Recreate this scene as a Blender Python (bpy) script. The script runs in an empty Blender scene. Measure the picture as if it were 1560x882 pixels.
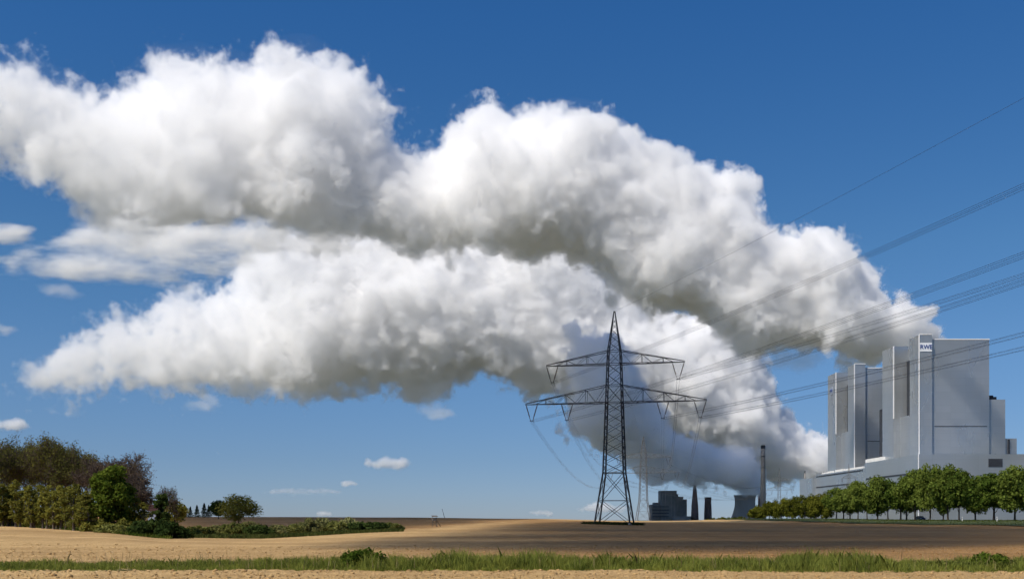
import bpy, bmesh, math, random
import numpy as np
from mathutils import Vector, Matrix, noise as mnoise

# ------------------------------------------------------------------ camera, sky, sun, exposure
scene = bpy.context.scene
COL = scene.collection
FPX, CX, HORIZON, EYE = 1673.0, 780.0, 792.0, 1.7     # the lens in the photo's own pixels; eye height in metres

cam_d = bpy.data.cameras.new('camera')
cam_d.sensor_width = 36.0
cam_d.lens = 36.0 * FPX / 1560.0
cam_d.shift_y = (HORIZON - 441.0) / 1560.0
cam_d.clip_start = 0.5
cam_d.clip_end = 60000
cam = bpy.data.objects.new('camera', cam_d)
COL.objects.link(cam)
cam.location = (0, 0, EYE)
cam.rotation_euler = (math.radians(90), 0, 0)
scene.camera = cam

SUN = Vector((-0.52, -0.38, 0.75)).normalized()      # towards the sun: behind the camera, to the left
sun_el = math.asin(SUN.z)
sun_az = math.atan2(SUN.x, SUN.y)

world = bpy.data.worlds.new('World')
scene.world = world
world.use_nodes = True
nt = world.node_tree
nt.nodes.clear()
sky = nt.nodes.new('ShaderNodeTexSky')
sky.sky_type = 'NISHITA'
sky.sun_disc = False
sky.sun_elevation = sun_el
sky.sun_rotation = sun_az
sky.altitude = 0
sky.air_density = 0.7
sky.dust_density = 0.0
sky.ozone_density = 3.0
bg = nt.nodes.new('ShaderNodeBackground')
bg.inputs['Strength'].default_value = 0.088
wo = nt.nodes.new('ShaderNodeOutputWorld')
hsv = nt.nodes.new('ShaderNodeHueSaturation')
hsv.inputs['Saturation'].default_value = 1.2
nt.links.new(sky.outputs[0], hsv.inputs['Color'])
# the air near the horizon is a little less bright than the model's
tco = nt.nodes.new('ShaderNodeTexCoord')
sxyz = nt.nodes.new('ShaderNodeSeparateXYZ')
nt.links.new(tco.outputs['Generated'], sxyz.inputs[0])
rmp = nt.nodes.new('ShaderNodeValToRGB')
e = rmp.color_ramp.elements
e[0].position = 0.0; e[0].color = (.39, .45, .66, 1)
e[1].position = 1.0; e[1].color = (.66, 1.0, 1.2, 1)
for p_, c_ in ((.055, (.53, .57, .70)), (.14, (.80, .82, .86)), (.23, (.86, .96, .96)), (.42, (.66, 1.0, 1.17))):
    q_ = e.new(p_); q_.color = (*c_, 1)
nt.links.new(sxyz.outputs[2], rmp.inputs[0])
mlt = nt.nodes.new('ShaderNodeMix'); mlt.data_type = 'RGBA'; mlt.blend_type = 'MULTIPLY'; mlt.inputs[0].default_value = 1
nt.links.new(hsv.outputs[0], mlt.inputs[6]); nt.links.new(rmp.outputs[0], mlt.inputs[7])
nt.links.new(mlt.outputs[2], bg.inputs[0])
nt.links.new(bg.outputs[0], wo.inputs[0])

sun_d = bpy.data.lights.new('sun', 'SUN')
sun_d.energy = 4.25
sun_d.angle = math.radians(0.53)
sun_d.color = (1.0, 0.93, 0.82)
sun = bpy.data.objects.new('sun', sun_d)
COL.objects.link(sun)
sun.rotation_euler = (-SUN).to_track_quat('-Z', 'Y').to_euler()

scene.view_settings.view_transform = 'Standard'
scene.view_settings.look = 'None'
scene.view_settings.exposure = 0.18
scene.view_settings.gamma = 1.0
scene.view_settings.use_curve_mapping = False
scene.render.engine = 'CYCLES'
cy = scene.cycles
cy.use_denoising = True
cy.denoiser = 'OPENIMAGEDENOISE'
cy.max_bounces = 26
cy.volume_bounces = 16
cy.diffuse_bounces = 3
cy.glossy_bounces = 3
cy.transparent_max_bounces = 48
cy.use_adaptive_sampling = True
cy.adaptive_threshold = 0.035
cy.adaptive_min_samples = 16
cy.sample_clamp_indirect = 6.0

# ------------------------------------------------------------------ helpers
def at(px, py, Y):
    return Vector(((px - CX) / FPX * Y, Y, EYE - (py - HORIZON) / FPX * Y))

def tag(o, label=None, cat=None, group=None, kind=None):
    if label: o['label'] = label
    if cat: o['category'] = cat
    if group: o['group'] = group
    if kind: o['kind'] = kind
    return o

class MB:
    """collects boxes, tubes, prisms and loose faces; build() links them as one mesh object"""
    def __init__(self):
        self.v, self.f = [], []
    def add(self, v, f):
        n = len(self.v)
        self.v += [tuple(p) for p in v]
        self.f += [tuple(i + n for i in q) for q in f]
    def box(self, x0, x1, y0, y1, z0, z1, taper=0.0):
        t = taper
        v = [(x0, y0, z0), (x1, y0, z0), (x1, y1, z0), (x0, y1, z0),
             (x0 + t, y0 + t, z1), (x1 - t, y0 + t, z1), (x1 - t, y1 - t, z1), (x0 + t, y1 - t, z1)]
        self.add(v, [(3, 2, 1, 0), (4, 5, 6, 7), (0, 1, 5, 4), (1, 2, 6, 5), (2, 3, 7, 6), (3, 0, 4, 7)])
    def bar(self, a, b, w, w2=None, n=4):
        a, b = Vector(a), Vector(b)
        d = b - a
        if d.length < 1e-6: return
        q = d.to_track_quat('Z', 'Y')
        w2 = w if w2 is None else w2
        v = []
        for p, r in ((a, w), (b, w2)):
            for k in range(n):
                t = 2 * math.pi * (k + .5) / n
                v.append(p + q @ Vector((math.cos(t) * r, math.sin(t) * r, 0)))
        f = [(k, (k + 1) % n, n + (k + 1) % n, n + k) for k in range(n)]
        f += [tuple(range(n))[::-1], tuple(range(n, 2 * n))]
        self.add(v, f)
    def tube(self, pts, radii, n=6):
        pts = [Vector(p) for p in pts]
        v = []
        for i, p in enumerate(pts):
            d = (pts[min(i + 1, len(pts) - 1)] - pts[max(i - 1, 0)]).normalized()
            q = d.to_track_quat('Z', 'Y')
            r = radii[i] if hasattr(radii, '__len__') else radii
            for k in range(n):
                t = 2 * math.pi * k / n
                v.append(p + q @ Vector((math.cos(t) * r, math.sin(t) * r, 0)))
        f = []
        for i in range(len(pts) - 1):
            for k in range(n):
                f.append((i * n + k, i * n + (k + 1) % n, (i + 1) * n + (k + 1) % n, (i + 1) * n + k))
        f += [tuple(range(n))[::-1], tuple((len(pts) - 1) * n + k for k in range(n))]
        self.add(v, f)
    def lathe(self, prof, n=48, cx=0, cy=0, cap=True):
        v = []
        for r, z in prof:
            for k in range(n):
                t = 2 * math.pi * k / n
                v.append((cx + r * math.cos(t), cy + r * math.sin(t), z))
        f = []
        for i in range(len(prof) - 1):
            for k in range(n):
                f.append((i * n + k, i * n + (k + 1) % n, (i + 1) * n + (k + 1) % n, (i + 1) * n + k))
        if cap:
            f += [tuple(range(n))[::-1], tuple((len(prof) - 1) * n + k for k in range(n))]
        self.add(v, f)
    def build(self, name, mat, parent=None, smooth=False):
        me = bpy.data.meshes.new(name)
        me.from_pydata(self.v, [], self.f)
        me.validate()
        if smooth:
            me.polygons.foreach_set('use_smooth', [True] * len(me.polygons))
        me.materials.append(mat)
        o = bpy.data.objects.new(name, me)
        COL.objects.link(o)
        if parent: o.parent = parent
        return o

def np_mesh(name, V, F, mat, parent=None, smooth=False):
    """mesh from numpy arrays; F has one row of equal length per face"""
    V = np.asarray(V, np.float32); F = np.asarray(F, np.int32)
    me = bpy.data.meshes.new(name)
    me.vertices.add(len(V)); me.vertices.foreach_set('co', V.ravel())
    k = F.shape[1]
    me.loops.add(F.size); me.loops.foreach_set('vertex_index', F.ravel())
    me.polygons.add(len(F)); me.polygons.foreach_set('loop_start', np.arange(len(F), dtype=np.int32) * k)
    me.polygons.foreach_set('loop_total', np.full(len(F), k, np.int32))
    if smooth: me.polygons.foreach_set('use_smooth', np.ones(len(F), bool))
    me.update(calc_edges=True)
    me.materials.append(mat)
    o = bpy.data.objects.new(name, me)
    COL.objects.link(o)
    if parent: o.parent = parent
    return o

def empty(name, loc, rz=0.0):
    o = bpy.data.objects.new(name, None)
    COL.objects.link(o)
    o.location = loc
    o.rotation_euler = (0, 0, rz)
    return o

def copy_tree(o, parent=None):
    c = o.copy()
    COL.objects.link(c)
    c.parent = parent
    for ch in [x for x in COL.objects if x.parent == o]:
        copy_tree(ch, c)
    return c

# ------------------------------------------------------------------ materials
def mat(name, color, rough=.8, metal=0.0, var=0.0, scale=1.0, detail=4, bump=0.0, bscale=None, spec=.3, stretch=(1, 1, 1), obj=False, color2=None):
    m = bpy.data.materials.new(name)
    m.use_nodes = True
    n, l = m.node_tree.nodes, m.node_tree.links
    b = n['Principled BSDF']
    b.inputs['Base Color'].default_value = (*color, 1)
    b.inputs['Roughness'].default_value = rough
    b.inputs['Metallic'].default_value = metal
    b.inputs['Specular IOR Level'].default_value = spec
    if var or bump or color2:
        tc = n.new('ShaderNodeTexCoord') if obj else n.new('ShaderNodeNewGeometry')
        src = tc.outputs['Object'] if obj else tc.outputs['Position']
        mp = n.new('ShaderNodeMapping'); mp.inputs['Scale'].default_value = stretch
        l.new(src, mp.inputs['Vector'])
        if var or color2:
            t = n.new('ShaderNodeTexNoise'); t.inputs['Scale'].default_value = scale; t.inputs['Detail'].default_value = detail
            l.new(mp.outputs[0], t.inputs['Vector'])
            r = n.new('ShaderNodeValToRGB')
            r.color_ramp.elements[0].position = .3; r.color_ramp.elements[1].position = .7
            c2 = color2 or tuple(min(1, c * (1 + var)) for c in color)
            c1 = color if color2 else tuple(c * (1 - var) for c in color)
            r.color_ramp.elements[0].color = (*c1, 1); r.color_ramp.elements[1].color = (*c2, 1)
            l.new(t.outputs[0], r.inputs[0]); l.new(r.outputs[0], b.inputs['Base Color'])
        if bump:
            t2 = n.new('ShaderNodeTexNoise'); t2.inputs['Scale'].default_value = bscale or scale; t2.inputs['Detail'].default_value = 5
            l.new(mp.outputs[0], t2.inputs['Vector'])
            bp = n.new('ShaderNodeBump'); bp.inputs['Strength'].default_value = 1; bp.inputs['Distance'].default_value = bump
            l.new(t2.outputs[0], bp.inputs['Height']); l.new(bp.outputs[0], b.inputs['Normal'])
    return m

def leaf_mat(name, c1, c2, trans=.35, scale=.9):
    """two leaf colours mixed leaf clump by leaf clump, some light coming through"""
    m = bpy.data.materials.new(name)
    m.use_nodes = True
    n, l = m.node_tree.nodes, m.node_tree.links
    n.clear()
    out = n.new('ShaderNodeOutputMaterial')
    g = n.new('ShaderNodeNewGeometry')
    oi = n.new('ShaderNodeObjectInfo')
    t = n.new('ShaderNodeTexNoise'); t.inputs['Scale'].default_value = scale; t.inputs['Detail'].default_value = 3
    l.new(g.outputs['Position'], t.inputs['Vector'])
    ad = n.new('ShaderNodeMath'); ad.operation = 'ADD'
    mu = n.new('ShaderNodeMath'); mu.operation = 'MULTIPLY_ADD'; mu.inputs[1].default_value = .5; mu.inputs[2].default_value = -.25
    l.new(oi.outputs['Random'], mu.inputs[0])
    l.new(t.outputs[0], ad.inputs[0]); l.new(mu.outputs[0], ad.inputs[1])
    ad2 = n.new('ShaderNodeMath'); ad2.operation = 'MULTIPLY_ADD'; ad2.inputs[1].default_value = .5
    l.new(g.outputs['Random Per Island'], ad2.inputs[0])
    sb = n.new('ShaderNodeMath'); sb.operation = 'SUBTRACT'; sb.inputs[1].default_value = .25
    l.new(ad.outputs[0], sb.inputs[0]); l.new(sb.outputs[0], ad2.inputs[2])
    r = n.new('ShaderNodeValToRGB')
    r.color_ramp.elements[0].position = .2; r.color_ramp.elements[1].position = .8
    r.color_ramp.elements[0].color = (*c1, 1); r.color_ramp.elements[1].color = (*c2, 1)
    l.new(ad2.outputs[0], r.inputs[0])
    d = n.new('ShaderNodeBsdfDiffuse'); tr = n.new('ShaderNodeBsdfTranslucent'); mx = n.new('ShaderNodeMixShader')
    mx.inputs[0].default_value = trans
    l.new(r.outputs[0], d.inputs[0]); l.new(r.outputs[0], tr.inputs[0])
    l.new(d.outputs[0], mx.inputs[1]); l.new(tr.outputs[0], mx.inputs[2]); l.new(mx.outputs[0], out.inputs[0])
    return m

# ------------------------------------------------------------------ terrain
T_PX = [-3000, -300, 0, 140, 270, 400, 600, 800, 1000, 1200, 1400, 1560, 1900, 4000]
T_Y = [0, 60, 100, 130, 160, 250, 350, 500, 800, 1500, 30000]
T_H = np.array([
    [0] * 14, [0] * 14,
    [.5, .5, .5, .3, -.1, -.25, 0, 0, 0, 0, 0, 0, 0, 0],
    [.9, .9, .78, .5, -.35, -.5, -.1, 0, 0, 0, 0, 0, 0, 0],
    [1.2, 1.2, 1.05, .7, -.3, -.3, 0, .1, .05, 0, 0, 0, 0, 0],
    [1.6, 1.6, 1.5, 1.1, .7, .7, .9, .8, .3, .2, .2, .2, .2, .2],
    [2.2, 2.2, 2.2, 2.0, 1.9, 1.9, 1.9, 1.5, .6, .5, .3, .3, .3, .3],
    [3.3, 3.3, 3.3, 3.3, 3.3, 3.2, 3.0, 2.4, 1.2, 1.0, .8, .8, .8, .8],
    [2.4, 2.4, 2.4, 2.4, 2.4, 2.4, 2.3, 1.9, 1.2, 1.1, 1.1, 1.1, 1.1, 1.1],
    [1.0] * 14, [0.5] * 14], float)

def sstep(a, b, x):
    t = np.clip((x - a) / (b - a), 0, 1)
    return t * t * (3 - 2 * t)

def ground_h(X, Y):
    X = np.asarray(X, float); Y = np.asarray(Y, float)
    Yc = np.clip(Y, .01, 29999)
    px = np.clip(CX + FPX * X / np.maximum(Yc, 25), -2999, 3999)
    i = np.clip(np.searchsorted(T_PX, px) - 1, 0, len(T_PX) - 2)
    j = np.clip(np.searchsorted(T_Y, Yc) - 1, 0, len(T_Y) - 2)
    a = np.array(T_PX, float); b = np.array(T_Y, float)
    s = (px - a[i]) / (a[i + 1] - a[i]); t = (Yc - b[j]) / (b[j + 1] - b[j])
    s = s * s * (3 - 2 * s)
    h = (T_H[j, i] * (1 - s) + T_H[j, i + 1] * s) * (1 - t) + (T_H[j + 1, i] * (1 - s) + T_H[j + 1, i + 1] * s) * t
    h = np.where(Y <= 0, 0, h)
    # the low bank that carries the avenue
    h = h + 1.25 * sstep(94, 120, X) * sstep(120, 220, Y) * (1 - sstep(560, 800, Y)) * (1 - sstep(150, 180, X))
    return h

def gz(x, y):
    return float(ground_h(x, y))

def soil_material():
    m = bpy.data.materials.new('dry_soil')
    m.use_nodes = True
    n, l = m.node_tree.nodes, m.node_tree.links
    b = n['Principled BSDF']
    b.inputs['Roughness'].default_value = .95
    b.inputs['Specular IOR Level'].default_value = .1
    g = n.new('ShaderNodeNewGeometry')
    def noise(scale, detail, stretch=(1, 1, 1), rough=.6):
        mp = n.new('ShaderNodeMapping'); mp.inputs['Scale'].default_value = stretch
        l.new(g.outputs['Position'], mp.inputs['Vector'])
        t = n.new('ShaderNodeTexNoise'); t.inputs['Scale'].default_value = scale; t.inputs['Detail'].default_value = detail
        t.inputs['Roughness'].default_value = rough
        l.new(mp.outputs[0], t.inputs['Vector'])
        return t.outputs[0]
    def ramp(src, p0, c0, p1, c1):
        r = n.new('ShaderNodeValToRGB')
        r.color_ramp.elements[0].position = p0; r.color_ramp.elements[0].color = (*c0, 1)
        r.color_ramp.elements[1].position = p1; r.color_ramp.elements[1].color = (*c1, 1)
        l.new(src, r.inputs[0]); return r.outputs[0]
    def mul(a, c):
        x = n.new('ShaderNodeMix'); x.data_type = 'RGBA'; x.blend_type = 'MULTIPLY'; x.inputs[0].default_value = 1
        l.new(a, x.inputs[6]); l.new(c, x.inputs[7]); return x.outputs[2]
    big = ramp(noise(.03, 3, (1, .35, 1)), .3, (.49, .33, .15), .7, (.57, .395, .185))
    mid = ramp(noise(.6, 5, (1, .25, 1)), .25, (.80, .78, .76), .75, (1.12, 1.12, 1.12))
    fine = ramp(noise(7, 6, (1, .5, 1), .75), .3, (.60, .57, .55), .62, (1.12, 1.12, 1.12))
    # drilling lines of the field run across the view, bands paint in cloud shade
    rows = ramp(noise(.9, 3, (.03, 1, 1)), .35, (.86, .84, .82), .6, (1.05, 1.05, 1.05))
    bands = ramp(noise(.05, 4, (.12, 1, 1)), .35, (.80, .77, .74), .62, (1.06, 1.06, 1.06))
    c = mul(mul(mul(mul(big, mid), fine), rows), bands)
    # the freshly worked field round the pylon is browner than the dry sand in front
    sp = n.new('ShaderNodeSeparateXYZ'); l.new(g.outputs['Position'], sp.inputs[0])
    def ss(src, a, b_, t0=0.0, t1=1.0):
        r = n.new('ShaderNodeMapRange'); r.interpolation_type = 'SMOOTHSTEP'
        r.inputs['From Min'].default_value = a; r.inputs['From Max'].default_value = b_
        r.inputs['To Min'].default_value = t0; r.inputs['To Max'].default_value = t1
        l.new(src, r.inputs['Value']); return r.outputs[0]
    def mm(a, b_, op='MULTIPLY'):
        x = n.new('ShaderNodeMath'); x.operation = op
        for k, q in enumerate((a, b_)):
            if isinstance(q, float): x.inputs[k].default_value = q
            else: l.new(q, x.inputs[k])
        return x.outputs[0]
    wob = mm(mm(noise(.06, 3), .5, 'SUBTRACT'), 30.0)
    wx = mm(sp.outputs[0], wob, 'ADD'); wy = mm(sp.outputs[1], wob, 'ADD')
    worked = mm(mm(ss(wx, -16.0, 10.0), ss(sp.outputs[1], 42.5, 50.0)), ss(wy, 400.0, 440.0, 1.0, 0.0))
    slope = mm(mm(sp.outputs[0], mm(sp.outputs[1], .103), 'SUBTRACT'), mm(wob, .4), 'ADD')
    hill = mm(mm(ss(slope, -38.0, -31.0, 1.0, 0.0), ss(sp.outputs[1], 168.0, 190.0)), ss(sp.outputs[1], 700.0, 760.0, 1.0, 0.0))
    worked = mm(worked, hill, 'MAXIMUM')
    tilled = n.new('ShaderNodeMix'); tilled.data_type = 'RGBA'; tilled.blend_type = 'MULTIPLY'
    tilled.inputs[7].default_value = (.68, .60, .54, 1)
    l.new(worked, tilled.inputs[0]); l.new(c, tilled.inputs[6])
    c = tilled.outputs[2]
    # unseen crops and pasture beyond the ploughed field, added to mute warm bounce light
    ln = n.new('ShaderNodeVectorMath'); ln.operation = 'LENGTH'
    l.new(g.outputs['Position'], ln.inputs[0])
    far = n.new('ShaderNodeMapRange'); far.inputs['From Min'].default_value = 760; far.inputs['From Max'].default_value = 800
    l.new(ln.outputs['Value'], far.inputs['Value'])
    crops = ramp(noise(.004, 2), .42, (.10, .11, .07), .58, (.19, .175, .12))
    mx = n.new('ShaderNodeMix'); mx.data_type = 'RGBA'
    l.new(far.outputs[0], mx.inputs[0]); l.new(c, mx.inputs[6]); l.new(crops, mx.inputs[7])
    c = mx.outputs[2]
    l.new(c, b.inputs['Base Color'])
    bp = n.new('ShaderNodeBump'); bp.inputs['Distance'].default_value = .10; bp.inputs['Strength'].default_value = .9
    l.new(noise(6, 6, (1, 1, 1), .7), bp.inputs['Height'])
    l.new(bp.outputs[0], b.inputs['Normal'])
    return m

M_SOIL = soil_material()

def build_ground():
    fov = np.radians(33)
    az = np.concatenate([np.linspace(-fov, fov, 420), np.linspace(fov, 2 * np.pi - fov, 61)[1:-1]])
    R = np.concatenate([[2, 8, 14], np.arange(18, 30, 2), np.geomspace(30, 80, 150), np.geomspace(81, 700, 170), np.geomspace(720, 26000, 40)])
    A, RR = np.meshgrid(az, R, indexing='xy')
    X = RR * np.sin(A); Y = RR * np.cos(A)
    Z = ground_h(X, Y)
    rng = np.random.default_rng(5)
    near = (RR > 20) & (RR < 80) & (np.abs(A) < fov)
    Z = Z + np.where(near, rng.uniform(-.025, .03, Z.shape) * np.clip((80 - RR) / 30, 0, 1), 0)
    # the earth curves away far out
    Z = Z - np.where(RR > 3000, (RR - 3000) ** 2 / 6.4e6 / 2 * .5, 0)
    nR, nA = X.shape
    V = np.stack([X, Y, Z], -1).reshape(-1, 3)
    i, j = np.meshgrid(np.arange(nR - 1), np.arange(nA), indexing='ij')
    F = np.stack([i * nA + j, i * nA + (j + 1) % nA, (i + 1) * nA + (j + 1) % nA, (i + 1) * nA + j], -1).reshape(-1, 4)[:, ::-1]
    V = np.vstack([V, [[0, 0, 0]]])
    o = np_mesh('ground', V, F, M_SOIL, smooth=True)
    tag(o, kind='structure')
    return o
build_ground()

def sheet(name, rows, mat_, dz=.006):
    """a sheet lying on the ground; rows = list of (list of (x, y))"""
    P = np.array(rows, float)
    Z = ground_h(P[..., 0], P[..., 1]) + dz
    V = np.concatenate([P, Z[..., None]], -1)
    a, b = Z.shape
    i, j = np.meshgrid(np.arange(a - 1), np.arange(b - 1), indexing='ij')
    F = np.stack([i * b + j, i * b + j + 1, (i + 1) * b + j + 1, (i + 1) * b + j], -1).reshape(-1, 4)
    return tag(np_mesh(name, V.reshape(-1, 3), F, mat_, smooth=True), kind='structure')
# ------------------------------------------------------------------ steam
def vol_mat(name, density, g=0.0, color=(1, 1, 1)):
    m = bpy.data.materials.new(name)
    m.use_nodes = True
    n = m.node_tree.nodes
    n.clear()
    out = n.new('ShaderNodeOutputMaterial')
    v = n.new('ShaderNodeVolumePrincipled')
    v.inputs['Color'].default_value = (*color, 1)
    v.inputs['Density'].default_value = density
    v.inputs['Anisotropy'].default_value = g
    m.node_tree.links.new(v.outputs[0], out.inputs['Volume'])
    return m

ICO = {}
def ico(sub):
    if sub not in ICO:
        bm = bmesh.new()
        bmesh.ops.create_icosphere(bm, subdivisions=sub, radius=1.0)
        bm.verts.ensure_lookup_table()
        v = np.array([x.co[:] for x in bm.verts])
        f = np.array([[y.index for y in x.verts] for x in bm.faces])
        bm.free()
        ICO[sub] = (v, f)
    return ICO[sub]

def poly_dist(P, poly):
    """signed distance (inside positive) of points P to a closed polygon"""
    a = np.array(poly, float); b = np.roll(a, -1, 0)
    d = np.full(len(P), 1e9); ins = np.zeros(len(P), bool)
    for (x0, y0), (x1, y1) in zip(a, b):
        e = np.array([x1 - x0, y1 - y0]); w = P - (x0, y0)
        t = np.clip((w @ e) / max(e @ e, 1e-9), 0, 1)
        d = np.minimum(d, np.hypot(*(w - t[:, None] * e).T))
        c = (y0 > P[:, 1]) != (y1 > P[:, 1])
        if y1 != y0:
            ins ^= c & (P[:, 0] < (x1 - x0) * (P[:, 1] - y0) / (y1 - y0) + x0)
    return np.where(ins, d, -d)

def spheres_from_outline(poly, depth, rmax, seed, flat=1.0, bumps=400, rmin=7, kids=1):
    """balls that fill an outline seen from the field; depth(px) gives the metres to the middle of the plume"""
    rng = np.random.default_rng(seed)
    p = np.array(poly, float)
    lo, hi = p.min(0), p.max(0)
    P = rng.uniform(lo, hi, (9000, 2))
    d = poly_dist(P, poly)
    k = d > 4
    P, d = P[k], d[k]
    order = np.argsort(-d)
    acc = []
    A = np.zeros((0, 2)); R = np.zeros(0)
    for i in order:
        r = min(d[i], rmax)
        if r < rmin: break
        if len(A):
            q = np.hypot(*(A - P[i]).T)
            if (q < 0.42 * np.maximum(R, r)).any() or (q + r < R * 1.03).any():
                continue
        A = np.vstack([A, P[i]]); R = np.append(R, r)
        acc.append((P[i][0], P[i][1], r, rng.uniform(-.25, .25) * min(2 * rmax, d[i] * 1.5)))
    for _ in range(bumps):
        i = rng.integers(len(P))
        H = flat * math.sqrt(max(0, min(d[i], rmax) * (2 * rmax - min(d[i], rmax))))
        r = np.clip(rng.uniform(.22, .6) * d[i], rmin, rmax * .75)
        s = -1 if rng.random() < .75 else 1
        acc.append((P[i][0], P[i][1], r, s * max(0, H - .5 * r)))
    # smaller billows growing out of the bigger ones
    for gen in range(kids):
        new = []
        for x, y, r, dz in acc[:700]:
            if r < rmin * 1.6: continue
            for _ in range(4 if gen == 0 else 2):
                v = rng.normal(size=3); v /= np.linalg.norm(v)
                if v[2] > .3: v[2] *= -1
                q = r * rng.uniform(.28, .5)
                new.append((x + v[0] * r * .85, y - v[1] * r * .85, max(q, rmin * .7), dz + v[2] * r * .85))
        P2 = np.array([(n_[0], n_[1]) for n_ in new]); d2 = poly_dist(P2, poly)
        acc = acc + [n_ for n_, dd in zip(new, d2) if dd > n_[2] * .55]
    out = []
    for x, y, r, dz in acc:
        Y0 = depth(x)
        m = Y0 / FPX
        c = at(x, y, Y0 + dz * m)
        out.append((c, r * m * .94))
    return out

def cloud_mesh(name, balls, voxel, disp, mat, seed=0, parent=None, smooth=2):
    v2, f2 = ico(2)
    V, F, n = [], [], 0
    rng = np.random.default_rng(seed)
    for c, r in balls:
        s = rng.uniform(.9, 1.12, 3) * r
        V.append(v2 * s + np.array(c)); F.append(f2 + n); n += len(v2)
    V = np.vstack(V); F = np.vstack(F)
    me = bpy.data.meshes.new(name)
    me.from_pydata(V.tolist(), [], F.tolist())
    o = bpy.data.objects.new(name, me)
    COL.objects.link(o)
    md = o.modifiers.new('r', 'REMESH'); md.mode = 'VOXEL'; md.voxel_size = voxel
    sm = o.modifiers.new('s', 'SMOOTH'); sm.iterations = smooth
    tx = []
    for i, (size, amp, hard) in enumerate(disp):
        t = bpy.data.textures.new('billow', 'CLOUDS')
        t.noise_scale = size; t.noise_depth = 1
        t.noise_type = 'HARD_NOISE' if hard else 'SOFT_NOISE'
        t.noise_basis = 'ORIGINAL_PERLIN'
        dm = o.modifiers.new('d', 'DISPLACE'); dm.texture = t
        dm.strength = amp; dm.mid_level = .35 if hard else .5; dm.texture_coords = 'GLOBAL'
        # closed again after each step, so that the skin never folds through itself
        md = o.modifiers.new('r', 'REMESH'); md.mode = 'VOXEL'; md.voxel_size = voxel
        tx.append(t)
    dg = bpy.context.evaluated_depsgraph_get()
    ev = o.evaluated_get(dg)
    m2 = bpy.data.meshes.new_from_object(ev)
    o.modifiers.clear()
    o.data = m2
    m2.name = name
    bpy.data.meshes.remove(me)
    for t in tx: bpy.data.textures.remove(t)
    m2.materials.clear(); m2.materials.append(mat)
    if parent: o.parent = parent
    print('CLOUD', name, len(m2.vertices), len(m2.polygons), len(balls))
    return o


def het_mat(name, density, scale, lo, hi, detail=5, stretch=(1, 1, 1), rough=.62):
    """steam torn by the wind: the same white scattering, its density broken up by noise"""
    m = vol_mat(name, density)
    n = m.node_tree.nodes; l = m.node_tree.links
    v = [x for x in n if x.type == 'PRINCIPLED_VOLUME'][0]
    g = n.new('ShaderNodeNewGeometry')
    mp = n.new('ShaderNodeMapping'); mp.inputs['Scale'].default_value = stretch
    l.new(g.outputs['Position'], mp.inputs['Vector'])
    t = n.new('ShaderNodeTexNoise'); t.inputs['Scale'].default_value = 1 / scale; t.inputs['Detail'].default_value = detail; t.inputs['Roughness'].default_value = rough
    l.new(mp.outputs[0], t.inputs['Vector'])
    r = n.new('ShaderNodeMapRange'); r.interpolation_type = 'SMOOTHSTEP'
    r.inputs['From Min'].default_value = lo; r.inputs['From Max'].default_value = hi; r.inputs['To Max'].default_value = density
    l.new(t.outputs[0], r.inputs['Value']); l.new(r.outputs[0], v.inputs['Density'])
    return m


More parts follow.
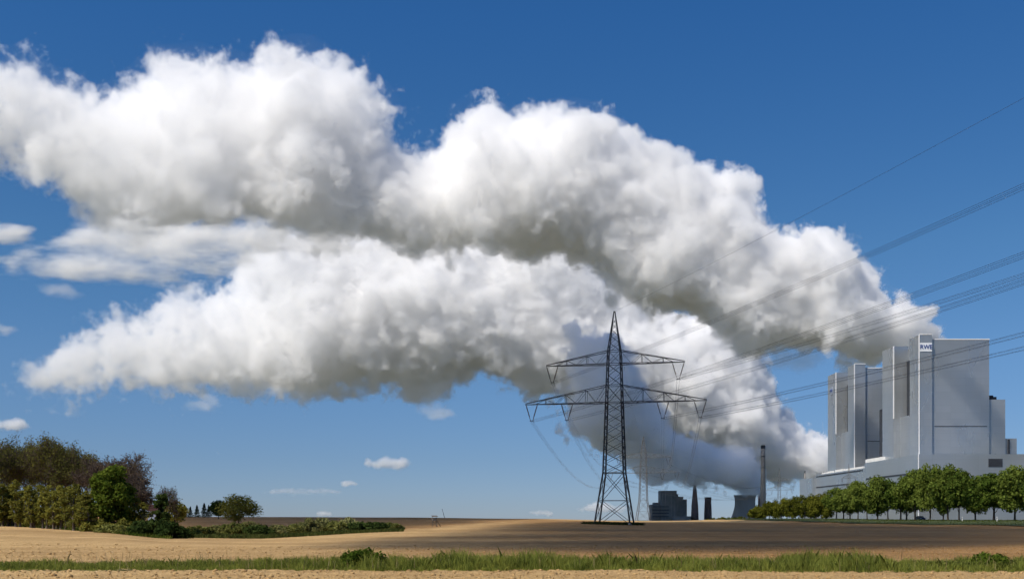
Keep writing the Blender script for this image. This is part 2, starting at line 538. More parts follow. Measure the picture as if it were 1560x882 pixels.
def steam_mat(name, density, scale, erode, edge=.18, x0=None, x1=None, erode1=None, detail=6, rough=.6, stretch=(1, 1, 1), color=.999, dens1=None, edge1=None):
    """density grid eroded by noise: cauliflower near the outlet (x1), torn and thinner downwind (x0)"""
    m = bpy.data.materials.new(name); m.use_nodes = True
    n, l = m.node_tree.nodes, m.node_tree.links
    n.clear()
    out = n.new('ShaderNodeOutputMaterial')
    v = n.new('ShaderNodeVolumePrincipled'); v.inputs['Color'].default_value = (color, color, color, 1)
    v.inputs['Density Attribute'].default_value = ''
    l.new(v.outputs[0], out.inputs['Volume'])
    def math_(op, a, b=None, c=None):
        x = n.new('ShaderNodeMath'); x.operation = op
        for k, s in enumerate((a, b, c)):
            if s is None: continue
            if isinstance(s, (int, float)): x.inputs[k].default_value = s
            else: l.new(s, x.inputs[k])
        return x.outputs[0]
    at_ = n.new('ShaderNodeAttribute'); at_.attribute_name = 'density'
    g = n.new('ShaderNodeNewGeometry')
    mp = n.new('ShaderNodeMapping'); mp.inputs['Scale'].default_value = tuple(q / scale for q in stretch)
    l.new(g.outputs['Position'], mp.inputs['Vector'])
    t = n.new('ShaderNodeTexNoise'); t.inputs['Scale'].default_value = 1; t.inputs['Detail'].default_value = detail; t.inputs['Roughness'].default_value = rough
    l.new(mp.outputs[0], t.inputs['Vector'])
    # round billows: the folds of the noise point inwards
    bil = math_('MULTIPLY', math_('ABSOLUTE', math_('SUBTRACT', t.outputs[0], .5)), 4.0)
    er = erode; dn = density
    if x0 is not None:
        sp = n.new('ShaderNodeSeparateXYZ'); l.new(g.outputs['Position'], sp.inputs[0])
        r = n.new('ShaderNodeMapRange'); r.interpolation_type = 'SMOOTHSTEP'
        r.inputs['From Min'].default_value = x0; r.inputs['From Max'].default_value = x1
        r.inputs['To Min'].default_value = erode1; r.inputs['To Max'].default_value = erode
        l.new(sp.outputs[0], r.inputs['Value']); er = r.outputs[0]
        if dens1 is not None:
            r2 = n.new('ShaderNodeMapRange'); r2.inputs['From Min'].default_value = x0; r2.inputs['From Max'].default_value = x1
            r2.inputs['To Min'].default_value = dens1; r2.inputs['To Max'].default_value = density
            l.new(sp.outputs[0], r2.inputs['Value']); dn = r2.outputs[0]
    f = math_('SUBTRACT', at_.outputs['Fac'], math_('MULTIPLY', math_('SUBTRACT', 1.0, bil), er))
    ed = n.new('ShaderNodeMapRange'); ed.interpolation_type = 'SMOOTHSTEP'
    ed.inputs['From Min'].default_value = 0.0; ed.inputs['From Max'].default_value = edge
    ed.inputs['To Min'].default_value = 0.0; ed.inputs['To Max'].default_value = 1.0
    if x0 is not None and edge1 is not None:
        r3 = n.new('ShaderNodeMapRange'); r3.inputs['From Min'].default_value = x0; r3.inputs['From Max'].default_value = x1
        r3.inputs['To Min'].default_value = edge1; r3.inputs['To Max'].default_value = edge
        l.new(sp.outputs[0], r3.inputs['Value']); l.new(r3.outputs[0], ed.inputs['From Max'])
    l.new(f, ed.inputs['Value'])
    l.new(math_('MULTIPLY', ed.outputs[0], dn), v.inputs['Density'])
    return m

VEIL = vol_mat('steam_veil', 0.0002)

def fog_cloud(name, label, cat, group, balls, swell, skin_voxel, disp, voxel, band, mat_, seed, part='billows'):
    """a cloud: a closed skin of thin veil and, inside it, the billows (a density grid swollen a little so that the noise can eat it back)"""
    veil = cloud_mesh(name, balls, skin_voxel * 1.6, disp[:1], VEIL, seed)
    fat = [(c, r + (swell(c.x) if callable(swell) else swell)) for c, r in balls]
    skin = cloud_mesh(part + '_skin', fat, skin_voxel, disp, VEIL, seed)
    COL.objects.unlink(skin)                      # only the shape that the density grid is filled from
    o = bpy.data.objects.new(part, bpy.data.volumes.new(part))
    COL.objects.link(o)
    md = o.modifiers.new('fill', 'MESH_TO_VOLUME')
    md.object = skin
    md.resolution_mode = 'VOXEL_SIZE'; md.voxel_size = voxel
    md.interior_band_width = band; md.density = 1.0
    o.data.materials.append(mat_)
    o.parent = veil
    return tag(veil, label, cat, group)
# ------------------------------------------------------------------ power stations
def cladding(name, color, rough=.30, metal=.6, seam=6.0):
    """pale metal sheeting with faint panel seams"""
    m = bpy.data.materials.new(name)
    m.use_nodes = True
    n, l = m.node_tree.nodes, m.node_tree.links
    b = n['Principled BSDF']
    b.inputs['Metallic'].default_value = metal
    b.inputs['Roughness'].default_value = rough
    g = n.new('ShaderNodeNewGeometry')
    sp = n.new('ShaderNodeSeparateXYZ'); l.new(g.outputs['Position'], sp.inputs[0])
    ad = n.new('ShaderNodeMath'); ad.operation = 'ADD'; l.new(sp.outputs[0], ad.inputs[0]); l.new(sp.outputs[1], ad.inputs[1])
    cb = n.new('ShaderNodeCombineXYZ'); l.new(ad.outputs[0], cb.inputs[0]); l.new(sp.outputs[2], cb.inputs[1])
    br = n.new('ShaderNodeTexBrick')
    br.inputs['Scale'].default_value = 1
    br.inputs['Mortar Size'].default_value = .10
    br.inputs['Brick Width'].default_value = seam * 2.2
    br.inputs['Row Height'].default_value = seam
    br.offset = 0
    c = color
    br.inputs['Color1'].default_value = (*[x * .97 for x in c], 1)
    br.inputs['Color2'].default_value = (*[x * 1.03 for x in c], 1)
    br.inputs['Mortar'].default_value = (*[x * .88 for x in c], 1)
    l.new(cb.outputs[0], br.inputs[0])
    t = n.new('ShaderNodeTexNoise'); t.inputs['Scale'].default_value = .035; t.inputs['Detail'].default_value = 3
    mp = n.new('ShaderNodeMapping'); mp.inputs['Scale'].default_value = (1, 1, .35)
    l.new(g.outputs['Position'], mp.inputs[0]); l.new(mp.outputs[0], t.inputs[0])
    rr = n.new('ShaderNodeMapRange'); rr.inputs['To Min'].default_value = rough - .06; rr.inputs['To Max'].default_value = rough + .08
    rr.inputs['From Min'].default_value = .3; rr.inputs['From Max'].default_value = .7
    l.new(t.outputs[0], rr.inputs[0]); l.new(rr.outputs[0], b.inputs['Roughness'])
    rc = n.new('ShaderNodeMapRange'); rc.inputs['To Min'].default_value = .95; rc.inputs['To Max'].default_value = 1.04
    rc.inputs['From Min'].default_value = .3; rc.inputs['From Max'].default_value = .7
    l.new(t.outputs[0], rc.inputs[0])
    mx = n.new('ShaderNodeMix'); mx.data_type = 'RGBA'; mx.blend_type = 'MULTIPLY'; mx.inputs[0].default_value = 1
    l.new(br.outputs[0], mx.inputs[6]); l.new(rc.outputs[0], mx.inputs[7])
    l.new(mx.outputs[2], b.inputs['Base Color'])
    # the sheets are not quite flat, so what they mirror is blurred and bent
    t3 = n.new('ShaderNodeTexNoise'); t3.inputs['Scale'].default_value = .011; t3.inputs['Detail'].default_value = 1
    l.new(g.outputs['Position'], t3.inputs[0])
    bp = n.new('ShaderNodeBump'); bp.inputs['Distance'].default_value = 7; bp.inputs['Strength'].default_value = 1
    l.new(t3.outputs[0], bp.inputs['Height']); l.new(bp.outputs[0], b.inputs['Normal'])
    return m

M_CLAD = cladding('metal_cladding', (.42, .443, .46))
M_CLAD2 = cladding('metal_cladding_low', (.40, .425, .44), seam=9)
M_TRIM = mat('white_trim', (.8, .8, .8), .5)
M_DARK = mat('dark_parts_and_shade', (.035, .04, .05), .6, var=.2, scale=.3)  # dark parts, and the boxes that paint shaded gaps
M_ROOF = mat('pale_roof', (.75, .75, .73), .7, var=.08, scale=.1)
M_BLUE = mat('blue_lettering', (.03, .07, .25), .5)
M_SIGNG = mat('grey_sign', (.30, .34, .42), .5)
M_SIGNW = mat('white_sign', (.78, .82, .86), .5)

def text_mesh(name, body, size, mat_, parent, loc, rot):
    c = bpy.data.curves.new(name, 'FONT')
    c.body = body; c.size = size; c.align_x = 'CENTER'; c.align_y = 'CENTER'; c.extrude = .08; c.offset = .12
    t = bpy.data.objects.new(name, c)
    COL.objects.link(t)
    me = bpy.data.meshes.new_from_object(t.evaluated_get(bpy.context.evaluated_depsgraph_get()))
    bpy.data.objects.remove(t)
    me.materials.clear(); me.materials.append(mat_)
    o = bpy.data.objects.new(name, me)
    COL.objects.link(o)
    o.parent = parent; o.location = loc; o.rotation_euler = rot
    return o

def boiler_house(x, y, label, front_sign):
    root = tag(empty('boiler_house', (x, y, .5)), label, 'power station', 'twin boiler houses of the modern power station')
    def part(name, m, *boxes):
        b = MB()
        for q in boxes: b.box(*q)
        return b.build(name, m, root)
    part('stair_tower', M_CLAD, (0, 11.2, 0, 23, 0, 163))
    part('main_block', M_CLAD, (11.2, 62, 2, 98, 0, 159))
    part('flue_tower', M_CLAD, (-2.5, 11.2, 57, 88, 0, 162))
    part('lower_block', M_CLAD, (3.5, 11.2, 23, 57, 0, 96))
    part('rear_block', M_CLAD, (7, 11.2, 88, 98, 0, 118))
    part('side_wing', M_CLAD, (62, 77, 4, 80, 0, 107))
    part('end_wing', M_CLAD, (77, 88, 6, 60, 0, 73))
    if front_sign: part('gap_shade_box', M_DARK, (0, 7, 90, 104, 0, 108))  # dark box standing in for the shaded gap between the houses
    part('recess_shade_slab', M_DARK, (9.6, 11.2, 49, 56.9, 96.1, 148))  # dark slab painting the shade of the recess beside the flue tower
    part('corner_trim', M_TRIM, (-.5, .35, -.5, .35, 0, 163.2))
    part('corner_trim', M_TRIM, (-3, -2.1, 56.5, 57.4, 95, 162.2))
    part('roof_unit', M_DARK, (64, 72, 10, 22, 107, 110), (66, 70, 12, 18, 110, 111.5))
    part('vent_pipe', M_DARK, (80.2, 81.4, 4.6, 5.8, 52, 72), (81.4, 84, 4.6, 5.8, 50, 58))
    part('parapet', M_TRIM, (11.2, 62.3, 1.7, 2.3, 159, 159.9), (0, 11.2, -.4, .2, 163, 163.8))
    part('seam_line', M_DARK, (14, 60, 1.8, 1.99, 83, 83.6))
    if not front_sign:
        s = MB(); s.box(-3.0, -2.52, 68, 79, 140, 148); s = s.build('sign_panel', M_SIGNG, root)
        text_mesh('lettering', 'RWE', 4.2, M_BLUE, s, (-3.08, 73.5, 144), (math.radians(90), 0, math.radians(-90)))
        return root
    s = MB(); s.box(.6, 11.0, -.45, -.05, 148.5, 156); s = s.build('sign_panel', M_SIGNW, root)
    text_mesh('lettering', 'RWE', 5.1, M_BLUE, s, (6.0, -.56, 152.2), (math.radians(90), 0, 0))
    return root

boiler_house(356, 960, 'nearer tall grey metal clad boiler house with white name sign at top of corner tower', True)
boiler_house(356, 1141, 'further grey metal clad boiler house standing left behind the one with the readable sign', False)

hall = tag(empty('turbine_hall', (350, 945, .5)), 'long low blue grey hall running along the foot of both boiler houses', 'power station')
b = MB(); b.box(0, 215, 0, 15, 0, 58); b.build('front_wing', M_CLAD2, hall)
b = MB(); b.box(0, 6, 15, 145, 0, 57.8); b.box(0, 6, 145, 320, 0, 53); b.box(-4, 6, 320, 376, 0, 50); b.build('long_wing', M_CLAD2, hall)
for q in ((12, 140, 41, 42.6), (150, 318, 50.2, 51.6), (160, 318, 38, 39.4)):
    b = MB(); b.box(-.3, -.02, *q); b.build('window_band', M_DARK, hall)
b = MB(); b.box(1, 215, -.3, -.02, 33, 33.8); b.build('eaves_line', M_DARK, hall)
b = MB(); b.box(60, 72, -.35, -.02, 47, 54); b.build('gate', M_DARK, hall)
for q in ((95, 143, 57.8, 64), (150, 205, 53, 56.5), (215, 245, 53, 57.5), (260, 275, 53, 57), (285, 296, 53, 55.6)):
    b = MB(); b.box(.2, 5.8, *q[:3], q[2] + (q[3] - q[2]) * .55); b.build('pale_roof_slab', M_ROOF, hall)  # pale slabs raised along the hall roof
b = MB(); b.box(-.55, .2, -.55, .2, 0, 58.2); b.build('corner_trim', M_TRIM, hall)

# the old station, far off to the left of the new one
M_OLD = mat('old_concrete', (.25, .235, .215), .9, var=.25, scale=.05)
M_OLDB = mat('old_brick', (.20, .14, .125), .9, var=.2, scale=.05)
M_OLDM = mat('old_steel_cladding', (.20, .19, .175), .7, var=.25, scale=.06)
OY = 2080.0
def ox(px): return (px - CX) / FPX * OY
def oz(py): return EYE - (py - HORIZON) / FPX * OY
r = tag(empty('old_power_station', (ox(1020), OY, 0)), 'dark old power station block with stepped roofs in cloud shade', 'power station')
def rel(px0, px1, y0, y1, py):
    return (ox(px0) - ox(1020), ox(px1) - ox(1020), y0, y1, 0, oz(py))
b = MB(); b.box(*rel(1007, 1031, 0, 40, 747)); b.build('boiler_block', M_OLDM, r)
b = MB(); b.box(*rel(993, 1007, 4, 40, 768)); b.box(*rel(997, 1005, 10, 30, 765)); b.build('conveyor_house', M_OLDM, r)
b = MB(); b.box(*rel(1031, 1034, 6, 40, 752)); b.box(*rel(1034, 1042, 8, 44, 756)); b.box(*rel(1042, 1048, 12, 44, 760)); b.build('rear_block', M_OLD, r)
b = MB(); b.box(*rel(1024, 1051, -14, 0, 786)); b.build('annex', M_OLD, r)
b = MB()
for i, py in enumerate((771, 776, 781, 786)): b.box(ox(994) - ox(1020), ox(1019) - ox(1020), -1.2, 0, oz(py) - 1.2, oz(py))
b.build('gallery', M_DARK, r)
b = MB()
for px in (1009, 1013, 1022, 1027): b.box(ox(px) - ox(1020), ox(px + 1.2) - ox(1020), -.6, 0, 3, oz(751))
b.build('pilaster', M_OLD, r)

def chimney(px, ytop, wtop, wbase, m, label, Y=OY, band=True):
    X = (px - CX) / FPX * Y
    H = (HORIZON - ytop) / FPX * Y + EYE
    rt, rb = wtop / FPX * Y / 2, wbase / FPX * Y / 2
    o = tag(empty('chimney', (X, Y, 0)), label, 'chimney', 'chimneys of the old power station')
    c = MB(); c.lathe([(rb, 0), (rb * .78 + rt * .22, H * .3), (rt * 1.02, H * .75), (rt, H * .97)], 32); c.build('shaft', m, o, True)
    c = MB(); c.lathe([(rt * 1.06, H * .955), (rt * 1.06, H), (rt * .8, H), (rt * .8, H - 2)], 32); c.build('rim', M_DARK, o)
    if band:
        for q in (.7, .85):
            c = MB(); c.lathe([(rt * 1.16, H * q), (rt * 1.16, H * q + 1)], 32); c.build('platform', M_DARK, o)
    return o
chimney(1058.5, 718, 4, 12, M_OLDB, 'slim dark brown chimney tapering up beside the old station block', OY)
chimney(1078.5, 757, 10, 12, M_OLDB, 'short stout dark chimney right of the slim tapering one', OY + 30, False)
chimney(1162.5, 678, 6.6, 9, M_OLD, 'tallest grey chimney rising above the yellow green trees', OY - 60)
chimney(1157, 730, 4, 5, M_OLDB, 'lower chimney half hidden behind the tallest grey chimney', OY + 60, False)
chimney(1226.3, 717, 2.0, 2.6, M_OLD, 'thin flare stack left of the metal clad hall', 1500, False)

def cooling_tower(px, ytop, wtop, Y, label):
    X = (px - CX) / FPX * Y; H = (HORIZON - ytop) / FPX * Y + EYE; rt = wtop / FPX * Y / 2
    o = tag(empty('cooling_tower', (X, Y, 0)), label, 'cooling tower', 'cooling towers of the old power station')
    prof = []
    for k in range(15):
        z = k / 14
        prof.append((rt * (.88 * math.sqrt(1 + ((z - .72) / .62) ** 2) / 1.0 + .02), H * z))
    prof.append((rt * .93, H)); prof.append((rt * .90, H * .96))
    c = MB(); c.lathe(prof, 56, cap=False); c.build('shell', M_OLDT, o, True)
    c = MB(); c.lathe([(prof[14][0] * 1.015, H * .975), (prof[14][0] * 1.02, H * 1.003), (prof[14][0] * .9, H * 1.003)], 56, cap=False); c.build('rim', M_OLD, o)
    return o
M_OLDT = mat('tower_concrete', (.32, .30, .28), .9, var=.15, scale=.03, stretch=(1, 1, .15))
cooling_tower(1135, 754, 34, OY + 10, 'squat grey cooling tower with steam rolling off its rim')

# ------------------------------------------------------------------ pylons and lines
M_STEEL = mat('shaded_steel', (.055, .055, .055), .7, .2, var=.2, scale=.5)  # darkened steel, the near pylon's shade is put into the colour
M_GALV = mat('galvanised_steel', (.17, .17, .165), .6, .3, var=.15, scale=.5)
M_INS = mat('brown_insulator', (.09, .045, .03), .35, spec=.6)
M_WIRE = mat('conductor', (.10, .10, .105), .5, .5)
M_CONC = mat('concrete', (.4, .38, .35), .9, var=.15, scale=2)
# half width of the tower at each height
PROF = [(0, 4.55), (13.3, 2.62), (31.4, 2.02), (35.8, 1.9), (41.3, 1.72), (44.7, 1.55), (54.9, .12)]
def hw(z):
    for (z0, w0), (z1, w1) in zip(PROF, PROF[1:]):
        if z <= z1: return w0 + (w1 - w0) * (z - z0) / (z1 - z0)
    return .1
LOW, UP = (31.4, 35.8, 23.4), (41.3, 44.7, 17.9)
def make_pylon(steel, thick=1.0, ins=True):
    root = empty('electricity_pylon', (0, 0, 0))
    C4 = [(-1, -1), (1, -1), (1, 1), (-1, 1)]
    def P(k, z):
        w = hw(z); return (C4[k % 4][0] * w, C4[k % 4][1] * w, z)
    body = MB()
    for k in range(4):
        for (z0, _), (z1, _) in zip(PROF, PROF[1:]):
            t = .17 if z0 < 31 else .13
            body.bar(P(k, z0), P(k, z1), t * thick, (.10 if z1 > 50 else t) * thick)
    # bottom panels: two tall crosses with a belt
    def cross(z0, z1, t):
        for k in range(4):
            body.bar(P(k, z0), P(k + 1, z1), t); body.bar(P(k + 1, z0), P(k, z1), t)
    def belt(z, t):
        for k in range(4): body.bar(P(k, z), P(k + 1, z), t)
    cross(0, 6.2, .075 * thick); belt(6.2, .06 * thick); cross(6.2, 13.3, .075 * thick); belt(13.3, .1 * thick)
    zs = np.linspace(13.3, 31.4, 8)
    for a, c in zip(zs, zs[1:]): cross(a, c, .06 * thick)
    belt(31.4, .09 * thick); cross(31.4, 35.8, .06 * thick); belt(35.8, .08 * thick)
    cross(35.8, 38.6, .055 * thick); cross(38.6, 41.3, .055 * thick); belt(41.3, .08 * thick); cross(41.3, 44.7, .055 * thick); belt(44.7, .07 * thick)
    zs = [44.7, 46.8, 48.6, 50.2, 51.6, 52.8]
    for a, c in zip(zs, zs[1:]): cross(a, c, .045 * thick)
    body.build('tower', steel, root)
    for k in range(4):
        b = MB(); b.lathe([(.45, -1.2), (.40, .35)], 12, *P(k, 0)[:2]); b.build('footing', M_CONC, root)
    pts = []
    for zb, zt, L in (LOW, UP):
        for s in (-1, 1):
            a = MB()
            n = 8 if L > 20 else 6
            w0, w1 = hw(zb), hw(zt)
            def bot(t, q): return (s * (w0 + (L - w0) * t), q * w0 * (1 - t) + q * .12 * t, zb)
            def top(t, q): return (s * (w1 + (L - w1) * t), q * w1 * (1 - t) + q * .1 * t, zt + (zb + .25 - zt) * t)
            for q in (-1, 1):
                a.bar(bot(0, q), bot(1, q), .115 * thick, .1 * thick); a.bar(top(0, q), top(1, q), .09 * thick)
                for i in range(1, n):
                    t0, t1 = (i - .5) / n, i / n
                    if i % 2 == 0: a.bar(bot(i / n, q), top(i / n, q), .05 * thick)
                    a.bar(top((i - 1) / n, q), bot(i / n, q), .045 * thick) if i % 2 else a.bar(bot((i - 1) / n, q), top(i / n, q), .045 * thick)
            for i in range(n):
                t0, t1 = i / n, (i + 1) / n
                q = 1 if i % 2 else -1
                a.bar(bot(t0, q), bot(t1, -q), .045 * thick); a.bar(top(t0, q), top(t1, -q), .035 * thick)
            a.bar(bot(1, -1), bot(1, 1), .12 * thick)
            a.build('crossarm', steel, root)
            spots = [L - 1.6] if L < 20 else [L - 1.6, L * .53]
            for d in spots:
                for dx in ((-1.5, 1.5) if ins else ()):
                    i = MB()
                    A = Vector((s * d + dx, 0, zb - .1)); B = Vector((s * d + dx * .18, 0, zb - 4.3))
                    for yy in (-.22, .22):
                        i.bar(A + Vector((0, yy, 0)), B + Vector((0, yy, 0)), .05)
                        for m in range(14):
                            c = A.lerp(B, .08 + .62 * m / 13) + Vector((0, yy, 0))
                            i.bar(c, c + (B - A).normalized() * .10, .15, .10, 8)
                    i.build('insulator', M_INS, root)
                if ins:
                    i = MB(); i.bar((s * d - .5, -.3, zb - 4.3), (s * d + .5, -.3, zb - 4.3), .07); i.bar((s * d - .5, .3, zb - 4.3), (s * d + .5, .3, zb - 4.3), .07); i.bar((s * d, -.4, zb - 4.3), (s * d, .4, zb - 4.3), .08)
                    i.build('yoke', steel, root)
                pts.append((s * d, zb - 4.4))
    return root, pts

P1 = Vector((26.4, 283, gz(26.4, 283))); P2 = Vector((86, 719, gz(86, 719))); P3 = Vector((273, 1122, 1)); P4 = Vector((322, 1050, .6))
P0 = Vector((116.4, -4.9, 12))
near_pylon, ATT = make_pylon(M_STEEL, 1.2)
near_pylon.location = P1; near_pylon.rotation_euler.z = math.radians(-13)
tag(near_pylon, 'large near lattice pylon with two crossarms standing in the ploughed field', 'pylon', 'lattice pylons')
mid_pylon, _ = make_pylon(M_GALV, 1.15)
mid_pylon.location = P2; mid_pylon.rotation_euler.z = math.radians(-16)
tag(mid_pylon, 'pale lattice pylon behind and to the right of the large one', 'pylon', 'lattice pylons')
p3 = copy_tree(mid_pylon); p3.location = P3; p3.rotation_euler.z = math.radians(-30); p3.scale = (.62, .62, 1)
p3['label'] = 'far lattice pylon between the tallest grey chimney and the flare stack'
p4 = copy_tree(mid_pylon); p4.location = P4; p4.rotation_euler.z = math.radians(-70); p4.scale = (.62, .62, 1)
p4['label'] = 'far lattice pylon seen against the long low hall above the trees'

def attach(p, rz, s=1.0):
    c, n = math.cos(rz), math.sin(rz)
    out = [Vector((p.x + x * c * s, p.y + x * n * s, p.z + z)) for x, z in ATT]
    out.append(Vector((p.x, p.y, p.z + 54.8)))
    return out
def span(a, b, sag, r, gap, n=40):
    m = MB()
    d = (b - a).normalized(); side = Vector((d.y, -d.x, 0)).normalized()
    for q, u in (((-.5, .4), (.5, .4), (-.5, -.4), (.5, -.4)) if gap else ((0, 0),)):
        pts = []
        for k in range(n + 1):
            t = k / n
            p = a.lerp(b, t) + side * (q * gap) + Vector((0, 0, u * gap - 4 * sag * t * (1 - t)))
            pts.append(p)
        m.tube(pts, r, 4)
    return m.build('power_line', M_WIRE)
A1 = attach(P1, math.radians(-13)); A2 = attach(P2, math.radians(-16)); A3 = attach(P3, math.radians(-30), .62); A0 = attach(P0, -.12)
where = ['outer left lower arm', 'inner left lower arm', 'outer right lower arm', 'inner right lower arm', 'left upper arm', 'right upper arm', 'pointed top']
for (S, E, sag, txt) in ((A1, A0, 3.2, 'leaving right from the'), (A1, A2, 10.5, 'going back from the'), (A2, A3, 9, 'on the far side of the')):
    for k in range(7):
        top = k == 6
        w = span(S[k], E[k], sag * (.75 if top else 1), .024 if top else .022, 0 if top else .6)
        who = where[k] + (' of the large pylon' if S is A1 else ' of the pale pylon')
        tag(w, ('thin earth wire ' if top else 'bundled conductor ') + txt + ' ' + who, 'power line', 'overhead power lines')
# ------------------------------------------------------------------ vegetation
M_BARK = mat('bark', (.055, .045, .036), .9, var=.3, scale=1.5, stretch=(1, 1, .2), obj=True)
M_BARKL = mat('pale_bark', (.115, .098, .078), .9, var=.3, scale=1.5, stretch=(1, 1, .2), obj=True)
M_TWIG = mat('twigs', (.085, .062, .048), .9, var=.25, scale=.5, obj=True)
M_TWIGR = mat('red_brown_twigs', (.085, .062, .05), .9, var=.25, scale=.5, obj=True)
L_AVENUE = leaf_mat('avenue_leaves', (.055, .09, .014), (.17, .215, .04))
L_YOUNG = leaf_mat('young_leaves', (.065, .075, .010), (.17, .175, .025))
L_BRIGHT = leaf_mat('fresh_leaves', (.045, .078, .010), (.15, .195, .028))
L_OLIVE = leaf_mat('olive_leaves', (.10, .10, .022), (.26, .25, .05))
L_BUD = leaf_mat('buds', (.08, .083, .026), (.17, .162, .046))
L_BUDR = leaf_mat('red_buds', (.07, .052, .036), (.135, .105, .065))
L_DARK = leaf_mat('dark_leaves', (.026, .045, .012), (.07, .10, .026))
L_SHRUB = leaf_mat('shrub_leaves', (.075, .092, .022), (.24, .24, .07))
L_PALE = leaf_mat('pale_shrub_leaves', (.14, .145, .05), (.31, .30, .12))
L_FIR = leaf_mat('fir_needles', (.012, .024, .012), (.03, .05, .022), .1)

def leaves(rng, C, R, n, size, up=.35, squash=.8):
    """n leaf clumps (small bent quads) spread through the balls C, R, thicker towards their skins"""
    C = np.asarray(C, float); R = np.asarray(R, float)
    w = R ** 2; idx = rng.choice(len(R), n, p=w / w.sum())
    d = rng.normal(size=(n, 3)); d /= np.linalg.norm(d, axis=1)[:, None]
    rad = R[idx] * rng.uniform(.25, 1.12, n) ** .6
    p = C[idx] + d * rad[:, None] * np.array([1, 1, squash])
    nrm = d + rng.normal(scale=.7, size=(n, 3)) + np.array([0, 0, up])
    nrm /= np.linalg.norm(nrm, axis=1)[:, None]
    t = np.cross(nrm, rng.normal(size=(n, 3))); t /= np.linalg.norm(t, axis=1)[:, None] + 1e-9
    b = np.cross(nrm, t)
    s = size * rng.uniform(.55, 1.35, n)[:, None]
    k = rng.uniform(.5, .9, n)[:, None]
    V = np.stack([p - t * s, p - b * s * k - nrm * s * .15, p + t * s, p + b * s * k - nrm * s * .15], 1).reshape(-1, 3)
    F = np.arange(4 * n).reshape(n, 4)
    return V, F

def limb(m, rng, a, b, r0, r1, sag=.08, n=5, sides=6):
    a, b = Vector(a), Vector(b)
    L = (b - a).length
    off = Vector(rng.normal(size=3)) * L * sag
    pts = []
    for k in range(n + 1):
        t = k / n
        pts.append(a.lerp(b, t) + off * (4 * t * (1 - t)))
    m.tube(pts, [r0 + (r1 - r0) * k / n for k in range(n + 1)], sides)
    return pts

def leafy_tree(name, seed, H, W, trunk_h, leaf_m, bark, size, n, clumps=46, round_=1.0):
    """W crown radius; crown from trunk_h to H"""
    rng = np.random.default_rng(seed)
    root = empty(name, (0, 0, 0))
    m = MB()
    hc = (H + trunk_h) / 2; hh = (H - trunk_h) / 2
    C, R = [], []
    for k in range(clumps):
        d = rng.normal(size=3); d /= np.linalg.norm(d)
        q = rng.uniform(.35, 1) ** .55
        z = d[2] * q
        wz = (1 - max(0, z) ** 2 * .25) if round_ > .5 else 1
        r = W * rng.uniform(.16, .44)
        c = np.array([d[0] * q * (W - r * .6) * wz, d[1] * q * (W - r * .6) * wz, hc + z * (hh - r * .55)])
        C.append(c); R.append(r)
    top = Vector((rng.normal() * .2, rng.normal() * .2, trunk_h + (H - trunk_h) * .72))
    r0 = H * .0155 + .03
    pts = limb(m, rng, (0, 0, -.2), top, r0 * 1.15, r0 * .3, .012, 8, 8)
    m.lathe([(r0 * 1.9, -.2), (r0 * 1.4, .15), (r0 * 1.1, .6)], 8, cap=False)
    order = rng.permutation(len(C))[:18]
    for k in order:
        z = rng.uniform(.75 * trunk_h, max(trunk_h, C[k][2] - .2))
        t = min(1, z / top.z)
        st = Vector((top.x * t, top.y * t, min(z, top.z)))
        limb(m, rng, st, C[k], r0 * .34, r0 * .08, .07, 4, 5)
    m.build('trunk', bark, root, True)
    V, F = leaves(rng, C, R, n, size)
    np_mesh('crown', V, F, leaf_m, root)
    return root

